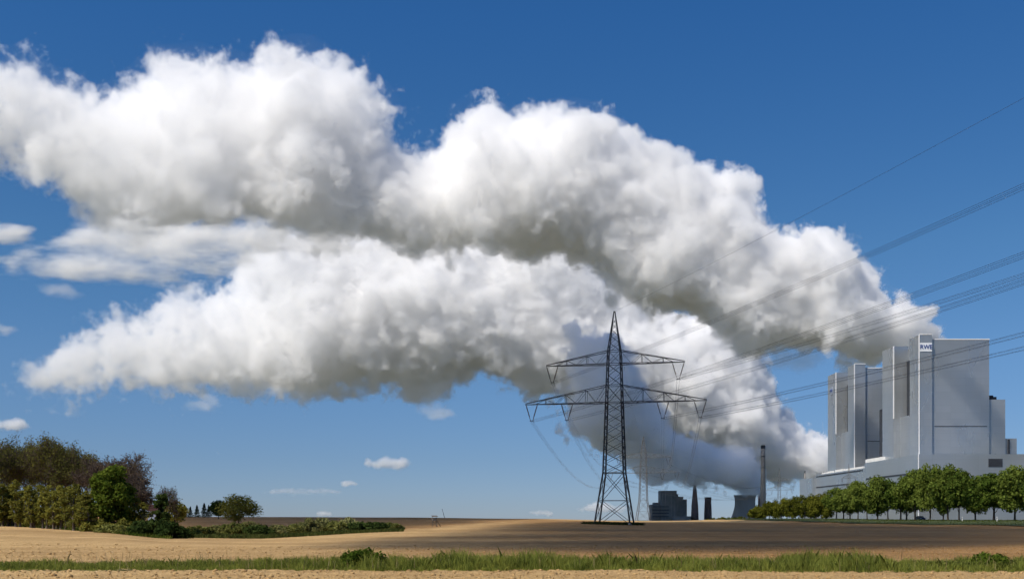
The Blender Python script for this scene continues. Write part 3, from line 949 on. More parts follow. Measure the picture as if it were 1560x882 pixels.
def bare_tree(name, seed, H, W, twig_m, bark, bud_m=None, nbud=0, fork=.35, dens=1.0, trunk_r=None, bsize=.11, depth_=5, twig=.011):
    """winter-bare tree: trunk forks again and again into fine twigs"""
    rng = np.random.default_rng(seed)
    root = empty(name, (0, 0, 0))
    tm, cm = MB(), MB()
    ends = []
    r0 = trunk_r or H * .014
    def grow(p, d, L, r, lev):
        segs = 3 if lev < 3 else 2
        pts = [p]; dd = d
        for k in range(segs):
            dd = (dd + Vector(rng.normal(size=3)) * (.10 + .05 * lev) + Vector((0, 0, .10))).normalized()
            pts.append(pts[-1] + dd * (L / segs))
        (tm if lev < 2 else cm).tube(pts, [max(twig, r * (1 - .5 * k / segs)) for k in range(segs + 1)], 6 if lev < 2 else 3)
        if lev >= depth_:
            ends.append(pts[-1]); return
        nb = [6, 5, 4, 4, 4, 3][lev]
        for k in range(max(2, int(round(nb * (dens if lev > 1 else 1))))):
            t = rng.uniform(.45, 1.0) if lev else rng.uniform(.75, 1.0)
            i = min(segs - 1, int(t * segs)); q = pts[i].lerp(pts[i + 1], t * segs - i) if t < 1 else pts[-1]
            ax = Vector(rng.normal(size=3)); ax = (ax - dd * ax.dot(dd)).normalized()
            spread = rng.uniform(.35, .8) if lev else rng.uniform(.25, .6)
            nd = (dd * math.cos(spread) + ax * math.sin(spread)).normalized()
            grow(q, nd, L * rng.uniform(.55, .8) if lev else H * rng.uniform(.2, .3), r * (.42 if lev else .5), lev + 1)
    grow(Vector((0, 0, -.2)), Vector((rng.normal() * .04, rng.normal() * .04, 1)).normalized(), H * fork, r0, 0)
    vs = np.array(cm.v + tm.v)
    # bring the crown to the wanted height and width
    zmax = vs[:, 2].max(); wr = np.percentile(np.hypot(vs[:, 0], vs[:, 1]), 97)
    sz = H / zmax; sx = W / wr
    for mm in (tm, cm):
        mm.v = [(x * (1 + (sx - 1) * min(1, max(0, z) / (zmax * .35))), y * (1 + (sx - 1) * min(1, max(0, z) / (zmax * .35))), z * sz) for x, y, z in mm.v]
    tm.build('trunk', bark, root, True)
    cr = cm.build('crown', twig_m, root)
    if nbud:
        E = np.array([(e.x * sx, e.y * sx, e.z * sz) for e in ends])
        V, F = leaves(rng, E, np.full(len(E), .6), nbud, bsize, .2, 1)
        np_mesh('buds', V, F, bud_m, cr)
    return root

def shrub(name, seed, W, D, H, leaf_m, size, n, clumps=26, stems=10):
    rng = np.random.default_rng(seed)
    root = empty(name, (0, 0, 0))
    C, R = [], []
    for k in range(clumps):
        r = H * rng.uniform(.16, .30)
        a = rng.uniform(0, 2 * np.pi); q = math.sqrt(rng.random())
        x, y = math.cos(a) * q, math.sin(a) * q
        z = rng.uniform(.25, 1) * (H - r) * (1 - .45 * q * q)
        C.append((x * (W - r), y * (D - r), max(r * .7, z))); R.append(r)
    m = MB()
    for k in range(stems):
        i = rng.integers(len(C))
        limb(m, rng, (C[i][0] * .5, C[i][1] * .5, -.1), tuple(q * .85 for q in C[i]), .014 * H + .003, .004 * H, .06, 4, 5)
    m.build('stems', M_BARK, root, True)
    V, F = leaves(rng, C, R, n, size)
    np_mesh('foliage', V, F, leaf_m, root)
    return root

def fir(name, seed, H, W):
    rng = np.random.default_rng(seed)
    root = empty(name, (0, 0, 0))
    m = MB(); m.bar((0, 0, -.2), (0, 0, H), .14, .02, 8); m.build('trunk', M_BARK, root)
    V, F, n = [], [], 0
    for k in range(1500):
        t = rng.random() ** .8
        z = H * (.06 + .94 * t); w = W * (1 - t) ** .9 * rng.uniform(.3, 1.05) * (1 + .25 * math.sin(z * 5.2)) + .05
        a = rng.uniform(0, 2 * np.pi)
        c = np.array([math.cos(a) * w, math.sin(a) * w, z - w * .25])
        s = .26 * rng.uniform(.6, 1.3)
        o = np.array([math.cos(a), math.sin(a), -.4]) * s; q = np.array([-math.sin(a), math.cos(a), rng.normal() * .4]) * s * .6
        V += [c - q, c + o, c + q, c - o * .6]; F.append((n, n + 1, n + 2, n + 3)); n += 4
    np_mesh('crown', np.array(V), np.array(F), L_FIR, root)
    return root

def put(proto_list, i, used, px, Y, sc=(1, 1), rz=0.0, label=None, cat='tree', group=None, dz=0.0):
    """the first time a kind is needed its own prototype is moved there, afterwards copies of it"""
    p = proto_list[i % len(proto_list)]
    o = p if p.name not in used else copy_tree(p)
    used.add(p.name)
    x = (px - CX) / FPX * Y
    o.location = (x, Y, gz(x, Y) + dz)
    o.rotation_euler = (0, 0, rz)
    o.scale = (sc[0], sc[0], sc[1])
    return tag(o, label, cat, group)

rnd = random.Random(11)
ORD = ['first', 'second', 'third', 'fourth', 'fifth', 'sixth', 'seventh', 'eighth', 'ninth', 'tenth', 'eleventh', 'twelfth', 'thirteenth', 'fourteenth', 'fifteenth', 'sixteenth', 'seventeenth', 'eighteenth', 'nineteenth', 'twentieth', 'twenty first', 'twenty second', 'twenty third', 'twenty fourth', 'twenty fifth', 'twenty sixth']
USED = set()

# --- the avenue in front of the power station: (trunk px, top py, side of the road)
AVENUE = [(1546, 706, 0), (1514, 717, 0), (1486, 721, 1), (1461, 708, 0), (1444, 704, 0), (1437, 712, 1), (1417, 704, 0), (1394, 710, 0),
          (1381, 722, 1), (1372, 720, 0), (1353, 727, 1), (1337, 720, 0), (1321, 731, 1), (1307, 729, 0), (1295, 736, 1), (1285, 738, 0), (1274, 740, 0),
          (1572, 712, 1), (1600, 706, 0)]
av = [leafy_tree('avenue_tree', 20 + k, 13, (5.2, 5.9, 5.5, 4.7, 6.1, 5.0)[k], (1.5, 2.3, 1.1, 1.9, 2.6, 1.3)[k], L_AVENUE, M_BARK, .30, (7500, 6800, 8200, 6000, 7600, 6600)[k], (64, 40, 80, 50, 36, 70)[k]) for k in range(6)]
CAR_PX = 1402
right = sorted([a for a in AVENUE if a[0] > CAR_PX]); left = sorted([a for a in AVENUE if a[0] < CAR_PX], reverse=True)
for i, (px, py, side) in enumerate(AVENUE):
    X = 124.5 if side == 0 else 138.5
    Y = X * FPX / (px - CX)
    g = gz(X, Y)
    H = (HORIZON - py) / FPX * Y + EYE - g
    if px > CAR_PX:
        k = [a[0] for a in right].index(px); lab = ORD[k] + ' green avenue tree to the right of the dark parked car'
    else:
        k = [a[0] for a in left].index(px); lab = ORD[k] + ' green avenue tree to the left of the dark parked car'
    put(av, i, USED, px, Y, (rnd.uniform(.85, 1.2), H / 13), rnd.uniform(0, 6.28), lab, 'tree', 'avenue trees before the power station')

yg = [leafy_tree('young_tree', 40 + k, 8, 4.0, .1, L_YOUNG, M_BARKL, .28, 3200, 40) for k in range(3)]
YOUNG = [(1258, 749), (1251, 751), (1243, 752), (1235, 752), (1226, 753), (1217, 754), (1208, 756), (1199, 757), (1190, 758), (1181, 760), (1172, 762), (1163, 765), (1154, 769), (1147, 775)]
for i, (px, py) in enumerate(YOUNG):
    X = 125 if i % 2 == 0 else 137
    Y = X * FPX / (px - CX)
    H = (HORIZON - py) / FPX * Y + EYE - gz(X, Y)
    put(yg, i, USED, px, Y, (rnd.uniform(.95, 1.15), H / 8), rnd.uniform(0, 6.28), ORD[len(YOUNG) - 1 - i] + ' yellow green tree counted from the cooling tower end of its row', 'tree', 'yellow green trees at the far end of the avenue')

# low far bushes in front of the old station
fb = [shrub('distant_bush', 60 + k, 5.5, 4, 4.5, L_YOUNG, .45, 900, 18, 6) for k in range(2)]
for i, (px, h, where_) in enumerate(((1086, 2.6, 'leftmost low bush'), (1100, 3.6, 'second low bush from the left'), (1112, 3.0, 'third low bush from the left'), (1125, 4.2, 'tallest and rightmost low bush'))):
    put(fb, i, USED, px, 760, (1, h / 4.5), i, where_ + ' between the dark chimneys and the cooling tower', 'bush', 'low bushes before the old station', -.2)

# --- the wood at the left
bt = [bare_tree('bare_tree', 70 + k, 14, 4.6, M_TWIG, M_BARKL if k == 1 else M_BARK, L_BUD, 7000, .30, 1.0, bsize=.13, twig=.016) for k in range(4)]
BARE = [(-42, 668, 172), (-14, 664, 160), (18, 659, 166), (38, 664, 178), (64, 659, 163), (86, 663, 176), (104, 672, 165), (124, 682, 178), (-70, 662, 170), (142, 688, 186), (2, 672, 188), (52, 676, 190)]
BARE.sort()
vis = [b for b in BARE if b[0] > -30]
for i, (px, py, Y) in enumerate(BARE):
    x = (px - CX) / FPX * Y
    H = (HORIZON - py) / FPX * Y + EYE - gz(x, Y)
    k = vis.index(BARE[i]) if BARE[i] in vis else -1
    put(bt, i, USED, px, Y, (rnd.uniform(.85, 1.1), H / 14), rnd.uniform(0, 6.28), (ORD[k] + ' tall bare brown tree from the left edge of the wood') if k >= 0 else 'tall bare brown tree cut by the left edge of the photo', 'tree', 'bare trees standing high over the wood')
rb = bare_tree('bare_tree', 81, 12.5, 4.8, M_TWIGR, M_BARK, L_BUDR, 5200, .2, 1.15, twig=.018)
put([rb], 0, USED, 188, 148, (1.0, ((HORIZON - 684) / FPX * 148 + 1.2) / 12.5), 1.0, 'broad bare reddish brown tree behind the bright green tree', 'tree', 'bare trees standing high over the wood')
rb2 = bare_tree('bare_tree', 83, 11.5, 4.2, M_TWIGR, M_BARK, L_BUDR, 4600, .2, 1.15, twig=.018)
put([rb2], 0, USED, 158, 160, (1.0, ((HORIZON - 690) / FPX * 160 + 1.0) / 11.5), 2.0, 'bare reddish brown tree just left of the broadest one in the wood', 'tree', 'bare trees standing high over the wood')
rb3 = bare_tree('bare_tree', 84, 10, 3.2, M_TWIGR, M_BARK, L_BUDR, 3600, .14, 1.15, twig=.018)
put([rb3], 0, USED, 210, 140, (1.0, ((HORIZON - 715) / FPX * 140 + 1.7) / 10), .5, 'lower bare reddish tree at the right end of the wood', 'tree', 'bare trees standing high over the wood')

ol = [leafy_tree('olive_tree', 90 + k, 6.5, 1.12, .2, L_OLIVE, M_BARKL, .12, 1700, 50) for k in range(5)]
OLIVE = [(-30, 735, 152), (-16, 728, 144)]
for q in range(26):
    OLIVE.append((-6 + q * 5.9 + rnd.uniform(-1.5, 1.5), rnd.uniform(724, 744) + q * .25, 147 - q * .9 + rnd.uniform(-4, 5)))
OLIVE += [(196, 745, 131), (206, 752, 126), (216, 758, 124)]
OLIVE.sort()
for i, (px, py, Y) in enumerate(OLIVE):
    x = (px - CX) / FPX * Y
    H = (HORIZON - py) / FPX * Y + EYE - gz(x, Y)
    lab = (ORD[min(25, max(0, i - 2))] + ' thin olive green young tree from the left along the edge of the wood') if px > -10 else ('thin olive green young tree, outermost at the left edge of the photo' if i == 0 else 'thin olive green young tree cut by the left edge of the photo')
    if px > 180: lab = ('first', 'second', 'third')[i - 28] + ' thin olive green young tree to the right of the bright green tree'
    put(ol, i, USED, px, Y, (rnd.uniform(.9, 1.15), H / 6.5), rnd.uniform(0, 6.28), lab, 'tree', 'young olive trees along the edge of the wood')

bg_ = leafy_tree('bright_green_tree', 101, 8.3, 2.6, -.3, L_BRIGHT, M_BARK, .15, 16000, 95)
put([bg_], 0, USED, 170, 124, (1.06, ((HORIZON - 704) / FPX * 124 + 1.35) / 8.3), .4, 'full bright green tree standing out at the corner of the wood', 'tree')

us = [shrub('undergrowth_shrub', 110 + k, 2.2, 1.6, 2.0, (L_OLIVE, L_SHRUB, L_DARK)[k], .13, 1500, 24, 8) for k in range(3)]
UNDER = [(-20, 150, 2.4), (12, 146, 2.0), (40, 143, 2.2), (70, 139, 1.8), (98, 135, 2.2), (126, 130, 1.9), (148, 122, 1.9), (178, 117, 1.6), (196, 119, 2.2), (214, 117, 2.2), (228, 118, 2.6), (243, 117, 2.6), (258, 116, 2.4), (270, 119, 1.9)]
for i, (px, Y, h) in enumerate(UNDER):
    kind = 2 if px > 205 else i % 2
    t = ('olive', 'mid green', 'dark green')[kind]
    lab = t + ' low shrub at the foot of the wood, ' + ORD[i] + ' from the left'
    put(us, kind, USED, px, Y, (rnd.uniform(.9, 1.2), h / 2.0), rnd.uniform(0, 6.28), lab, 'shrub', 'low shrubs at the foot of the wood', -.15)

iv = leafy_tree('ivy_covered_tree', 120, 5.6, 1.1, .2, L_DARK, M_BARK, .14, 4200, 34)
put([iv], 0, USED, 247, 132, (1, ((HORIZON - 748) / FPX * 132 + 2.0) / 5.6), 0, 'narrow dark ivy covered tree under a small bare crown', 'tree')
sb = bare_tree('bare_tree', 121, 6.5, 1.7, M_TWIG, M_BARK, L_BUD, 300, .3, 1.0)
put([sb], 0, USED, 253, 136, (1, ((HORIZON - 738) / FPX * 136 + 2.0) / 6.5), 0, 'small bare round headed tree right of the ivy covered one', 'tree')
ot = leafy_tree('olive_tree', 122, 6, 2.2, 1.2, L_OLIVE, M_BARK, .17, 2600, 30)
put([ot], 0, USED, 268, 175, (1, ((HORIZON - 755) / FPX * 175 + 1.5) / 6), 0, 'brownish olive tree between the small bare tree and the dark firs', 'tree')

fp = [fir('fir_tree', 130 + k, 6, 2.1) for k in range(2)]
for i, (px, py, Y, lab) in enumerate(((281, 768, 430, 'leftmost small dark fir'), (290, 771, 440, 'second small dark fir from the left'), (300, 769, 430, 'third small dark fir from the left'), (311, 766, 435, 'tallest small dark fir'), (318, 769, 445, 'rightmost small dark fir'))):
    x = (px - CX) / FPX * Y
    H = (HORIZON - py) / FPX * Y + EYE - gz(x, Y)
    put(fp, i, USED, px, Y, (H / 6 * .9, H / 6), i, lab + ' on the skyline left of the lone round tree', 'tree', 'dark firs on the skyline')
dkb = leafy_tree('dark_tree', 140, 7, 3.4, .4, L_DARK, M_BARK, .3, 2600, 34)
put([dkb], 0, USED, 333, 380, (1, ((HORIZON - 760) / FPX * 380 - .5) / 7), 0, 'dark dense tree touching the left side of the lone round tree', 'tree')
lone = leafy_tree('lone_tree', 141, 7.2, 5.0, .6, L_OLIVE, M_BARK, .19, 5200, 64)
put([lone], 0, USED, 364, 238, (1, ((HORIZON - 752) / FPX * 238 + 1.2) / 7.2), 0, 'lone round headed tree with thin olive leaves above the bushes', 'tree')

hb = [shrub('field_bush', 150 + k, 2.6, 2.0, 2.4, (L_SHRUB, L_PALE, L_DARK)[k], .16, 2400, 30, 8) for k in range(3)]
HEDGE = [(303, 140, 2.1, 0, 'mid green bush at the left end of the row'), (330, 150, 1.9, 1, 'low pale bush second from the left in the row'), (355, 150, 2.6, 0, 'mid green bush below the lone round tree'), (380, 158, 2.5, 1, 'pale bush right below the lone round tree'), (396, 146, 2.5, 2, 'dark upright bush just right of the lone round tree'),
         (420, 152, 2.0, 1, 'low pale bush right of the dark upright one'), (445, 158, 2.2, 0, 'mid green bush left of the tallest pale bush'), (470, 160, 3.0, 1, 'tallest pale bush with thin upright twigs'), (490, 164, 2.9, 1, 'pale bush right of the tallest pale one'), (512, 162, 2.6, 0, 'mid green bush in the middle of the right half'),
         (532, 166, 2.9, 1, 'pale bush left of the wide dark one'), (551, 164, 2.5, 2, 'wide dark green bush with a smooth round top'), (573, 168, 2.3, 2, 'dark bush right of the wide dark one'), (594, 172, 2.0, 0, 'low mid green bush at the right end of the row')]
for i, (px, Y, h, kind, lab) in enumerate(HEDGE):
    put(hb, kind, USED, px, Y, (rnd.uniform(.95, 1.15), .90 * h / 2.4), rnd.uniform(0, 6.28), lab, 'bush', 'bushes in the row along the hollow', -.2)

# --- grass
M_GRASS = leaf_mat('grass_blades', (.05, .085, .014), (.31, .33, .07), .35, .55)
M_TURF = mat('turf', (.06, .075, .02), .95, color2=(.11, .11, .035), scale=1.2, var=.1, bump=.05, bscale=5)
def strip(name, pts0, pts1, m):
    rows = []
    for a, b in zip(pts0, pts1):
        rows.append([(a[0] + (b[0] - a[0]) * k / 6, a[1] + (b[1] - a[1]) * k / 6) for k in range(7)])
    return sheet(name, rows, m)

def blade_field(name, rng, P, Hh, width, mat_, lean=.26):
    n = len(P)
    z = ground_h(P[:, 0], P[:, 1])
    a = rng.uniform(0, 2 * np.pi, n)
    d = np.stack([np.cos(a), np.sin(a), np.zeros(n)], 1)
    l = rng.normal(scale=lean, size=(n, 2)) * Hh[:, None]
    base = np.stack([P[:, 0], P[:, 1], z - .02], 1)
    tip = base + np.stack([l[:, 0], l[:, 1], Hh], 1)
    mid = base + np.stack([l[:, 0] * .35, l[:, 1] * .35, Hh * .62], 1)
    w = (width * rng.uniform(.6, 1.4, n))[:, None] * d
    V = np.stack([base - w, base + w, mid + w * .7, tip, mid - w * .7], 1).reshape(-1, 3)
    F = np.arange(5 * n).reshape(n, 5)
    return tag(np_mesh(name, V, F, mat_), kind='stuff')

rng = np.random.default_rng(77)
GX = np.linspace(-26, 26, 105)
def strip_near(x): return 37.2 - .085 * np.clip(x, 0, 30) + .35 * np.sin(x * .5) + .2 * np.sin(x * 1.9) + .18 * np.sin(x * 4.7 + 1) + .12 * np.sin(x * 9.1)
def strip_far(x): return 42.6 + .25 * np.sin(x * .7)
strip('grass_verge', [(x, strip_near(x)) for x in GX], [(x, strip_far(x)) for x in GX], M_TURF)
# height of the growth along the strip (photo px -> metres)
HP = [(0, .24), (150, .24), (260, .26), (330, .34), (420, .30), (500, .42), (560, .55), (620, .40), (720, .55), (790, .62), (860, .55), (950, .42), (1030, .44), (1100, .36), (1180, .40), (1230, .62), (1290, .58), (1345, .55), (1370, .34), (1450, .32), (1560, .42)]
n = 150000
x = rng.uniform(-24, 24, n); y = strip_near(x) + (strip_far(x) - strip_near(x)) * rng.uniform(-.03, 1.02, n)
px = CX + FPX * x / y
hgt = np.interp(px, [p for p, _ in HP], [q for _, q in HP])
clump = np.array([mnoise.noise((a * 1.1, b * .8, 3.3)) for a, b in zip(x, y)])
clump2 = np.array([mnoise.noise((a * 3.5, b * 2.2, 9.1)) for a, b in zip(x, y)])
hgt = hgt * np.clip(.70 + .8 * clump + .6 * clump2, .12, 1.3) * rng.uniform(.45, 1.1, n)
edge = np.minimum(y - strip_near(x), strip_far(x) - y)
hgt *= 1.12 * np.clip(.35 + edge * .9, .25, 1)
blade_field('grass', rng, np.stack([x, y], 1), hgt, .008, M_GRASS)

n = 1800
x = rng.uniform(-23, 23, n); y = strip_near(x) + (strip_far(x) - strip_near(x)) * rng.uniform(0, 1, n)
k = np.array([mnoise.noise((a * .5, b * .5, 21.0)) for a, b in zip(x, y)]) > .05
x, y = x[k], y[k]; n = len(x)
blade_field('dry_grass', rng, np.stack([x, y], 1), rng.uniform(.25, .72, n), .006, leaf_mat('straw', (.28, .21, .10), (.46, .37, .20), .3, 1.0), .2)
wb = [shrub('weed_bush', 170 + k, .85, .6, .8, (L_BRIGHT, L_SHRUB)[k], .05, 2600, 26, 12) for k in range(2)]
for i, (px, Y, w, h, k, lab) in enumerate(((552, 39.0, .9, .98, 0, 'round leafy weed bush standing up from the grass strip left of centre'), (1508, 38.5, .95, .82, 0, 'round leafy weed bush in the grass strip near the right edge'), (1445, 38.8, 1.0, .42, 1, 'low weed bush in the grass strip left of the round bush at right'), (1540, 38.2, .9, .45, 1, 'low weed bush at the right end of the grass strip'), (1085, 39.5, .8, .35, 1, 'low flat weed bush in the middle of the grass strip'))):
    put(wb, k, USED, px, Y, (w / .85 * 1.05, h / .8), i * 1.3, lab, 'bush', 'weed bushes in the grass strip', -.05)

# grass bank of the avenue, the foot of the wood and the patch under the pylon
M_VERGE = mat('verge_turf', (.03, .045, .012), .95, color2=(.065, .08, .022), scale=.4, var=.1, bump=.08, bscale=3)
YS = np.linspace(150, 620, 60)
strip('avenue_verge', [(103 + 1.2 * math.sin(q * .11) + max(0, (q - 330) * .03), q) for q in YS], [(160, q) for q in YS], M_VERGE).location.z = .14
n = 16000
y = 200 + 330 * rng.random(n) ** 1.3; x = rng.uniform(103, 146, n)
x = np.maximum(x, 103.5 + np.maximum(0, (y - 330) * .03))
blade_field('verge_grass', rng, np.stack([x, y], 1), rng.uniform(.1, .5, n), .07, leaf_mat('verge_blades', (.03, .05, .01), (.09, .11, .025), .3, .4), .4)
M_ROAD = mat('asphalt', (.05, .05, .052), .9, var=.12, scale=.5)
strip('road', [(128.6, q) for q in YS], [(134.4, q) for q in YS], M_ROAD).location.z = .16
n = 2600
a = rng.uniform(0, 2 * np.pi, n); q = np.sqrt(rng.random(n))
blade_field('pylon_grass', rng, np.stack([P1.x - .5 + 8.2 * q * np.cos(a), P1.y - 1 + 6 * q * np.sin(a)], 1), rng.uniform(.2, .9, n), .06, leaf_mat('pylon_blades', (.03, .04, .012), (.07, .08, .03), .3, .5), .4)
n = 9000
px = rng.uniform(255, 615, n); y = rng.uniform(0, 1, n)
base = np.interp(px, [255, 300, 400, 500, 600, 615], [118, 130, 134, 146, 163, 165])
y = base + rng.uniform(-3, 9, n)
blade_field('hollow_grass', rng, np.stack([(px - CX) / FPX * y, y], 1), rng.uniform(.15, .55, n), .05, leaf_mat('hollow_blades', (.04, .06, .015), (.12, .13, .04), .3, .5), .4)
n = 5000
px = rng.uniform(-30, 262, n)
base = np.interp(px, [-30, 0, 60, 130, 180, 262], [150, 146, 138, 124, 115, 112])
y = base + rng.uniform(-1, 10, n)
blade_field('wood_edge_grass', rng, np.stack([(px - CX) / FPX * y, y], 1), rng.uniform(.1, .5, n), .04, M_GRASS, .4)

# clods of dry soil
n = 16000
x = rng.uniform(-1, 1, n); y = 29 + 45 * rng.random(n) ** 1.6; x *= y * .5
k = ~((y > strip_near(x) - .1) & (y < strip_far(x)))
x, y = x[k], y[k]; n = len(x)
v0, f0 = ico(1)
s = rng.gamma(1.6, .009, n) + .008
V = v0[None] * (1 + rng.normal(scale=.22, size=(n, len(v0), 3))) * (s[:, None, None] * np.array([1.3, 1.3, .8])) + np.stack([x, y, ground_h(x, y) + s * .25], 1)[:, None]
F = (f0[None] + (np.arange(n) * len(v0))[:, None, None]).reshape(-1, 3)
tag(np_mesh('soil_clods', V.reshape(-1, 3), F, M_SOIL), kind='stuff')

# ------------------------------------------------------------------ small things in the fields
M_WOOD = mat('grey_wood', (.12, .10, .08), .9, var=.3, scale=2)
M_WOODL = mat('light_wood', (.34, .25, .15), .9, var=.2, scale=2)
hx, hy = (662 - CX) / FPX * 205, 205
hs = tag(empty('hunting_stand', (hx, hy, gz(hx, hy)), .3), 'wooden hunting stand on four legs alone in the field', 'hunting stand')
for sx, sy in ((-1, -1), (1, -1), (1, 1), (-1, 1)):
    b = MB(); b.bar((sx * .55, sy * .5, -.1), (sx * .4, sy * .4, 1.35), .06); b.build('leg', M_WOOD, hs)
b = MB(); b.box(-.55, .55, -.5, .5, 1.35, 1.43); b.build('platform', M_WOOD, hs)
b = MB(); b.box(-.5, .5, -.46, -.42, 1.43, 1.95); b.box(-.5, -.46, -.42, .46, 1.43, 1.95); b.box(.46, .5, -.42, .46, 1.43, 1.95); b.bar((-.47, -.43, 1.9), (-.47, -.43, 2.35), .035); b.bar((.47, -.43, 1.9), (.47, -.43, 2.35), .035); b.bar((-.47, .43, 1.9), (-.47, .43, 2.5), .035); b.bar((.47, .43, 1.9), (.47, .43, 2.5), .035); b.build('cabin', M_WOOD, hs)
b = MB(); b.add([(-.65, -.6, 2.33), (.65, -.6, 2.33), (.65, .6, 2.55), (-.65, .6, 2.55), (-.65, -.6, 2.39), (.65, -.6, 2.39), (.65, .6, 2.61), (-.65, .6, 2.61)], [(3, 2, 1, 0), (4, 5, 6, 7), (0, 1, 5, 4), (1, 2, 6, 5), (2, 3, 7, 6), (3, 0, 4, 7)]); b.build('roof', M_WOOD, hs)
b = MB()
b.bar((.6, .1, 1.4), (1.6, .1, -.05), .04); b.bar((.6, .45, 1.4), (1.6, .45, -.05), .04)
for k in range(5): t = (k + .5) / 5; b.bar((.6 + t, .1, 1.4 - 1.42 * t), (.6 + t, .45, 1.4 - 1.42 * t), .03)
b.build('ladder', M_WOOD, hs)
b = MB(); b.bar((-.5, -.45, .2), (.5, -.45, 1.2), .03); b.bar((.5, -.45, .2), (-.5, -.45, 1.2), .03); b.build('brace', M_WOOD, hs)

hs.scale = (.82, .82, .82)
mx_, my_ = (678 - CX) / FPX * 620, 620
ms = tag(empty('leaning_mast', (mx_, my_, gz(mx_, my_) - .3)), 'thin leaning mast poking over the field skyline', 'mast')
b = MB(); b.bar((0, 0, 0), (-1.6, 0, 5.6), .16, .08, 6); b.build('pole', M_STEEL, ms)
b = MB(); b.bar((-1.6, 0, 5.6), (-1.9, 0, 5.9), .12, .05, 6); b.build('tip', M_STEEL, ms)

for px, lab in ((1303, 'left of two thin pale marker sticks standing in the dark field'), (1309.5, 'right of two thin pale marker sticks standing in the dark field')):
    Y = 150.; X = (px - CX) / FPX * Y
    o = tag(empty('marker_stick', (X, Y, gz(X, Y))), lab, 'marker', 'marker sticks in the field')
    b = MB(); b.bar((0, 0, -.1), (.05, 0, 1.0), .022, .018, 6); b.build('stick', M_WOODL, o)

def road_post(px, Y, lab):
    X = (px - CX) / FPX * Y
    o = tag(empty('road_post', (X, Y, gz(X, Y))), lab, 'road post', 'white posts beside the avenue')
    b = MB(); b.box(-.09, .09, -.06, .06, -.1, 1.02); b.add([(-.09, -.06, 1.02), (.09, -.06, 1.02), (.09, .06, 1.02), (-.09, .06, 1.02), (-.09, 0, 1.12), (.09, 0, 1.12)], [(0, 1, 5, 4), (2, 3, 4, 5), (0, 4, 3), (1, 2, 5)]); b.build('post', M_TRIM, o)
    b = MB(); b.box(-.095, .095, -.065, .065, .74, .95); b.build('black_band', M_DARK, o)
    b = MB(); b.box(-.03, .03, -.072, -.066, .78, .92); b.build('reflector', mat('reflector', (.8, .75, .7), .2), o)
road_post(1519, 262, 'white road post between the two rightmost avenue trunks')
road_post(1466, 285, 'white road post right of the dark parked car')

def car(px, Y, paint, lab, rz):
    X = (px - CX) / FPX * Y
    o = tag(empty('parked_car', (X, Y, gz(X, Y) + .06), rz), lab, 'car')
    prof = [(-2.1, .35), (-2.15, .62), (-2.0, .86), (-1.2, .94), (-.55, 1.42), (.9, 1.46), (1.65, 1.02), (2.1, .95), (2.18, .6), (2.1, .35)]
    b = MB()
    W = .86
    n = len(prof)
    def wx(z): return W if z < .95 else W - (z - .95) * .42
    v = [(-wx(z), y, z) for y, z in prof] + [(wx(z), y, z) for y, z in prof]
    f = [tuple(range(n)), tuple(range(n, 2 * n))[::-1]] + [(i, (i + 1) % n, n + (i + 1) % n, n + i)[::-1] for i in range(n)]
    b.add(v, f); body = b.build('body', paint, o)
    bv = body.modifiers.new('soft', 'BEVEL'); bv.width = .06; bv.segments = 2
    g = mat('car_glass', (.02, .025, .03), .08, spec=.8)
    b = MB(); b.add([(-.66, -1.13, 1.0), (.66, -1.13, 1.0), (.58, -.62, 1.385), (-.58, -.62, 1.385)], [(0, 1, 2, 3)]); w = b.build('windscreen', g, o); w.location = (0, -.012, .012)
    b = MB(); b.add([(-.66, 1.6, 1.06), (.66, 1.6, 1.06), (.58, .97, 1.43), (-.58, .97, 1.43)], [(3, 2, 1, 0)]); w = b.build('rear_window', g, o); w.location = (0, .012, .014)
    for s in (-1, 1):
        b = MB(); b.add([(s * .862, -.95, .98), (s * .862, 1.35, .98), (s * .70, .85, 1.37), (s * .70, -.55, 1.35)], [(0, 1, 2, 3) if s > 0 else (3, 2, 1, 0)]); w = b.build('side_window', g, o); w.location.x = s * .02
        b = MB(); b.box(s * .72 - .12, s * .72 + .12, -2.17, -2.12, .62, .76); b.build('headlight', mat('lamp_glass', (.7, .7, .7), .15), o)
        b = MB(); b.box(s * .74 - .1, s * .74 + .1, 2.13, 2.19, .68, .86); b.build('tail_light', mat('tail_glass', (.3, .02, .02), .2), o)
        for y in (-1.3, 1.32):
            b = MB(); b.lathe([(.2, -.11), (.31, -.1), (.33, 0), (.31, .1), (.2, .11)], 20); t = b.build('wheel', M_TYRE, o); t.location = (s * .76, y, .33); t.rotation_euler = (0, math.pi / 2, 0)
            b = MB(); b.lathe([(.19, -.115), (.19, .115)], 14); b.build('rim', M_GALV, t)
    return o
M_TYRE = mat('tyre', (.02, .02, .02), .9)
car(1402, 352, mat('dark_blue_paint', (.012, .016, .035), .25, spec=.6), 'dark blue car parked under the avenue trees', .05)

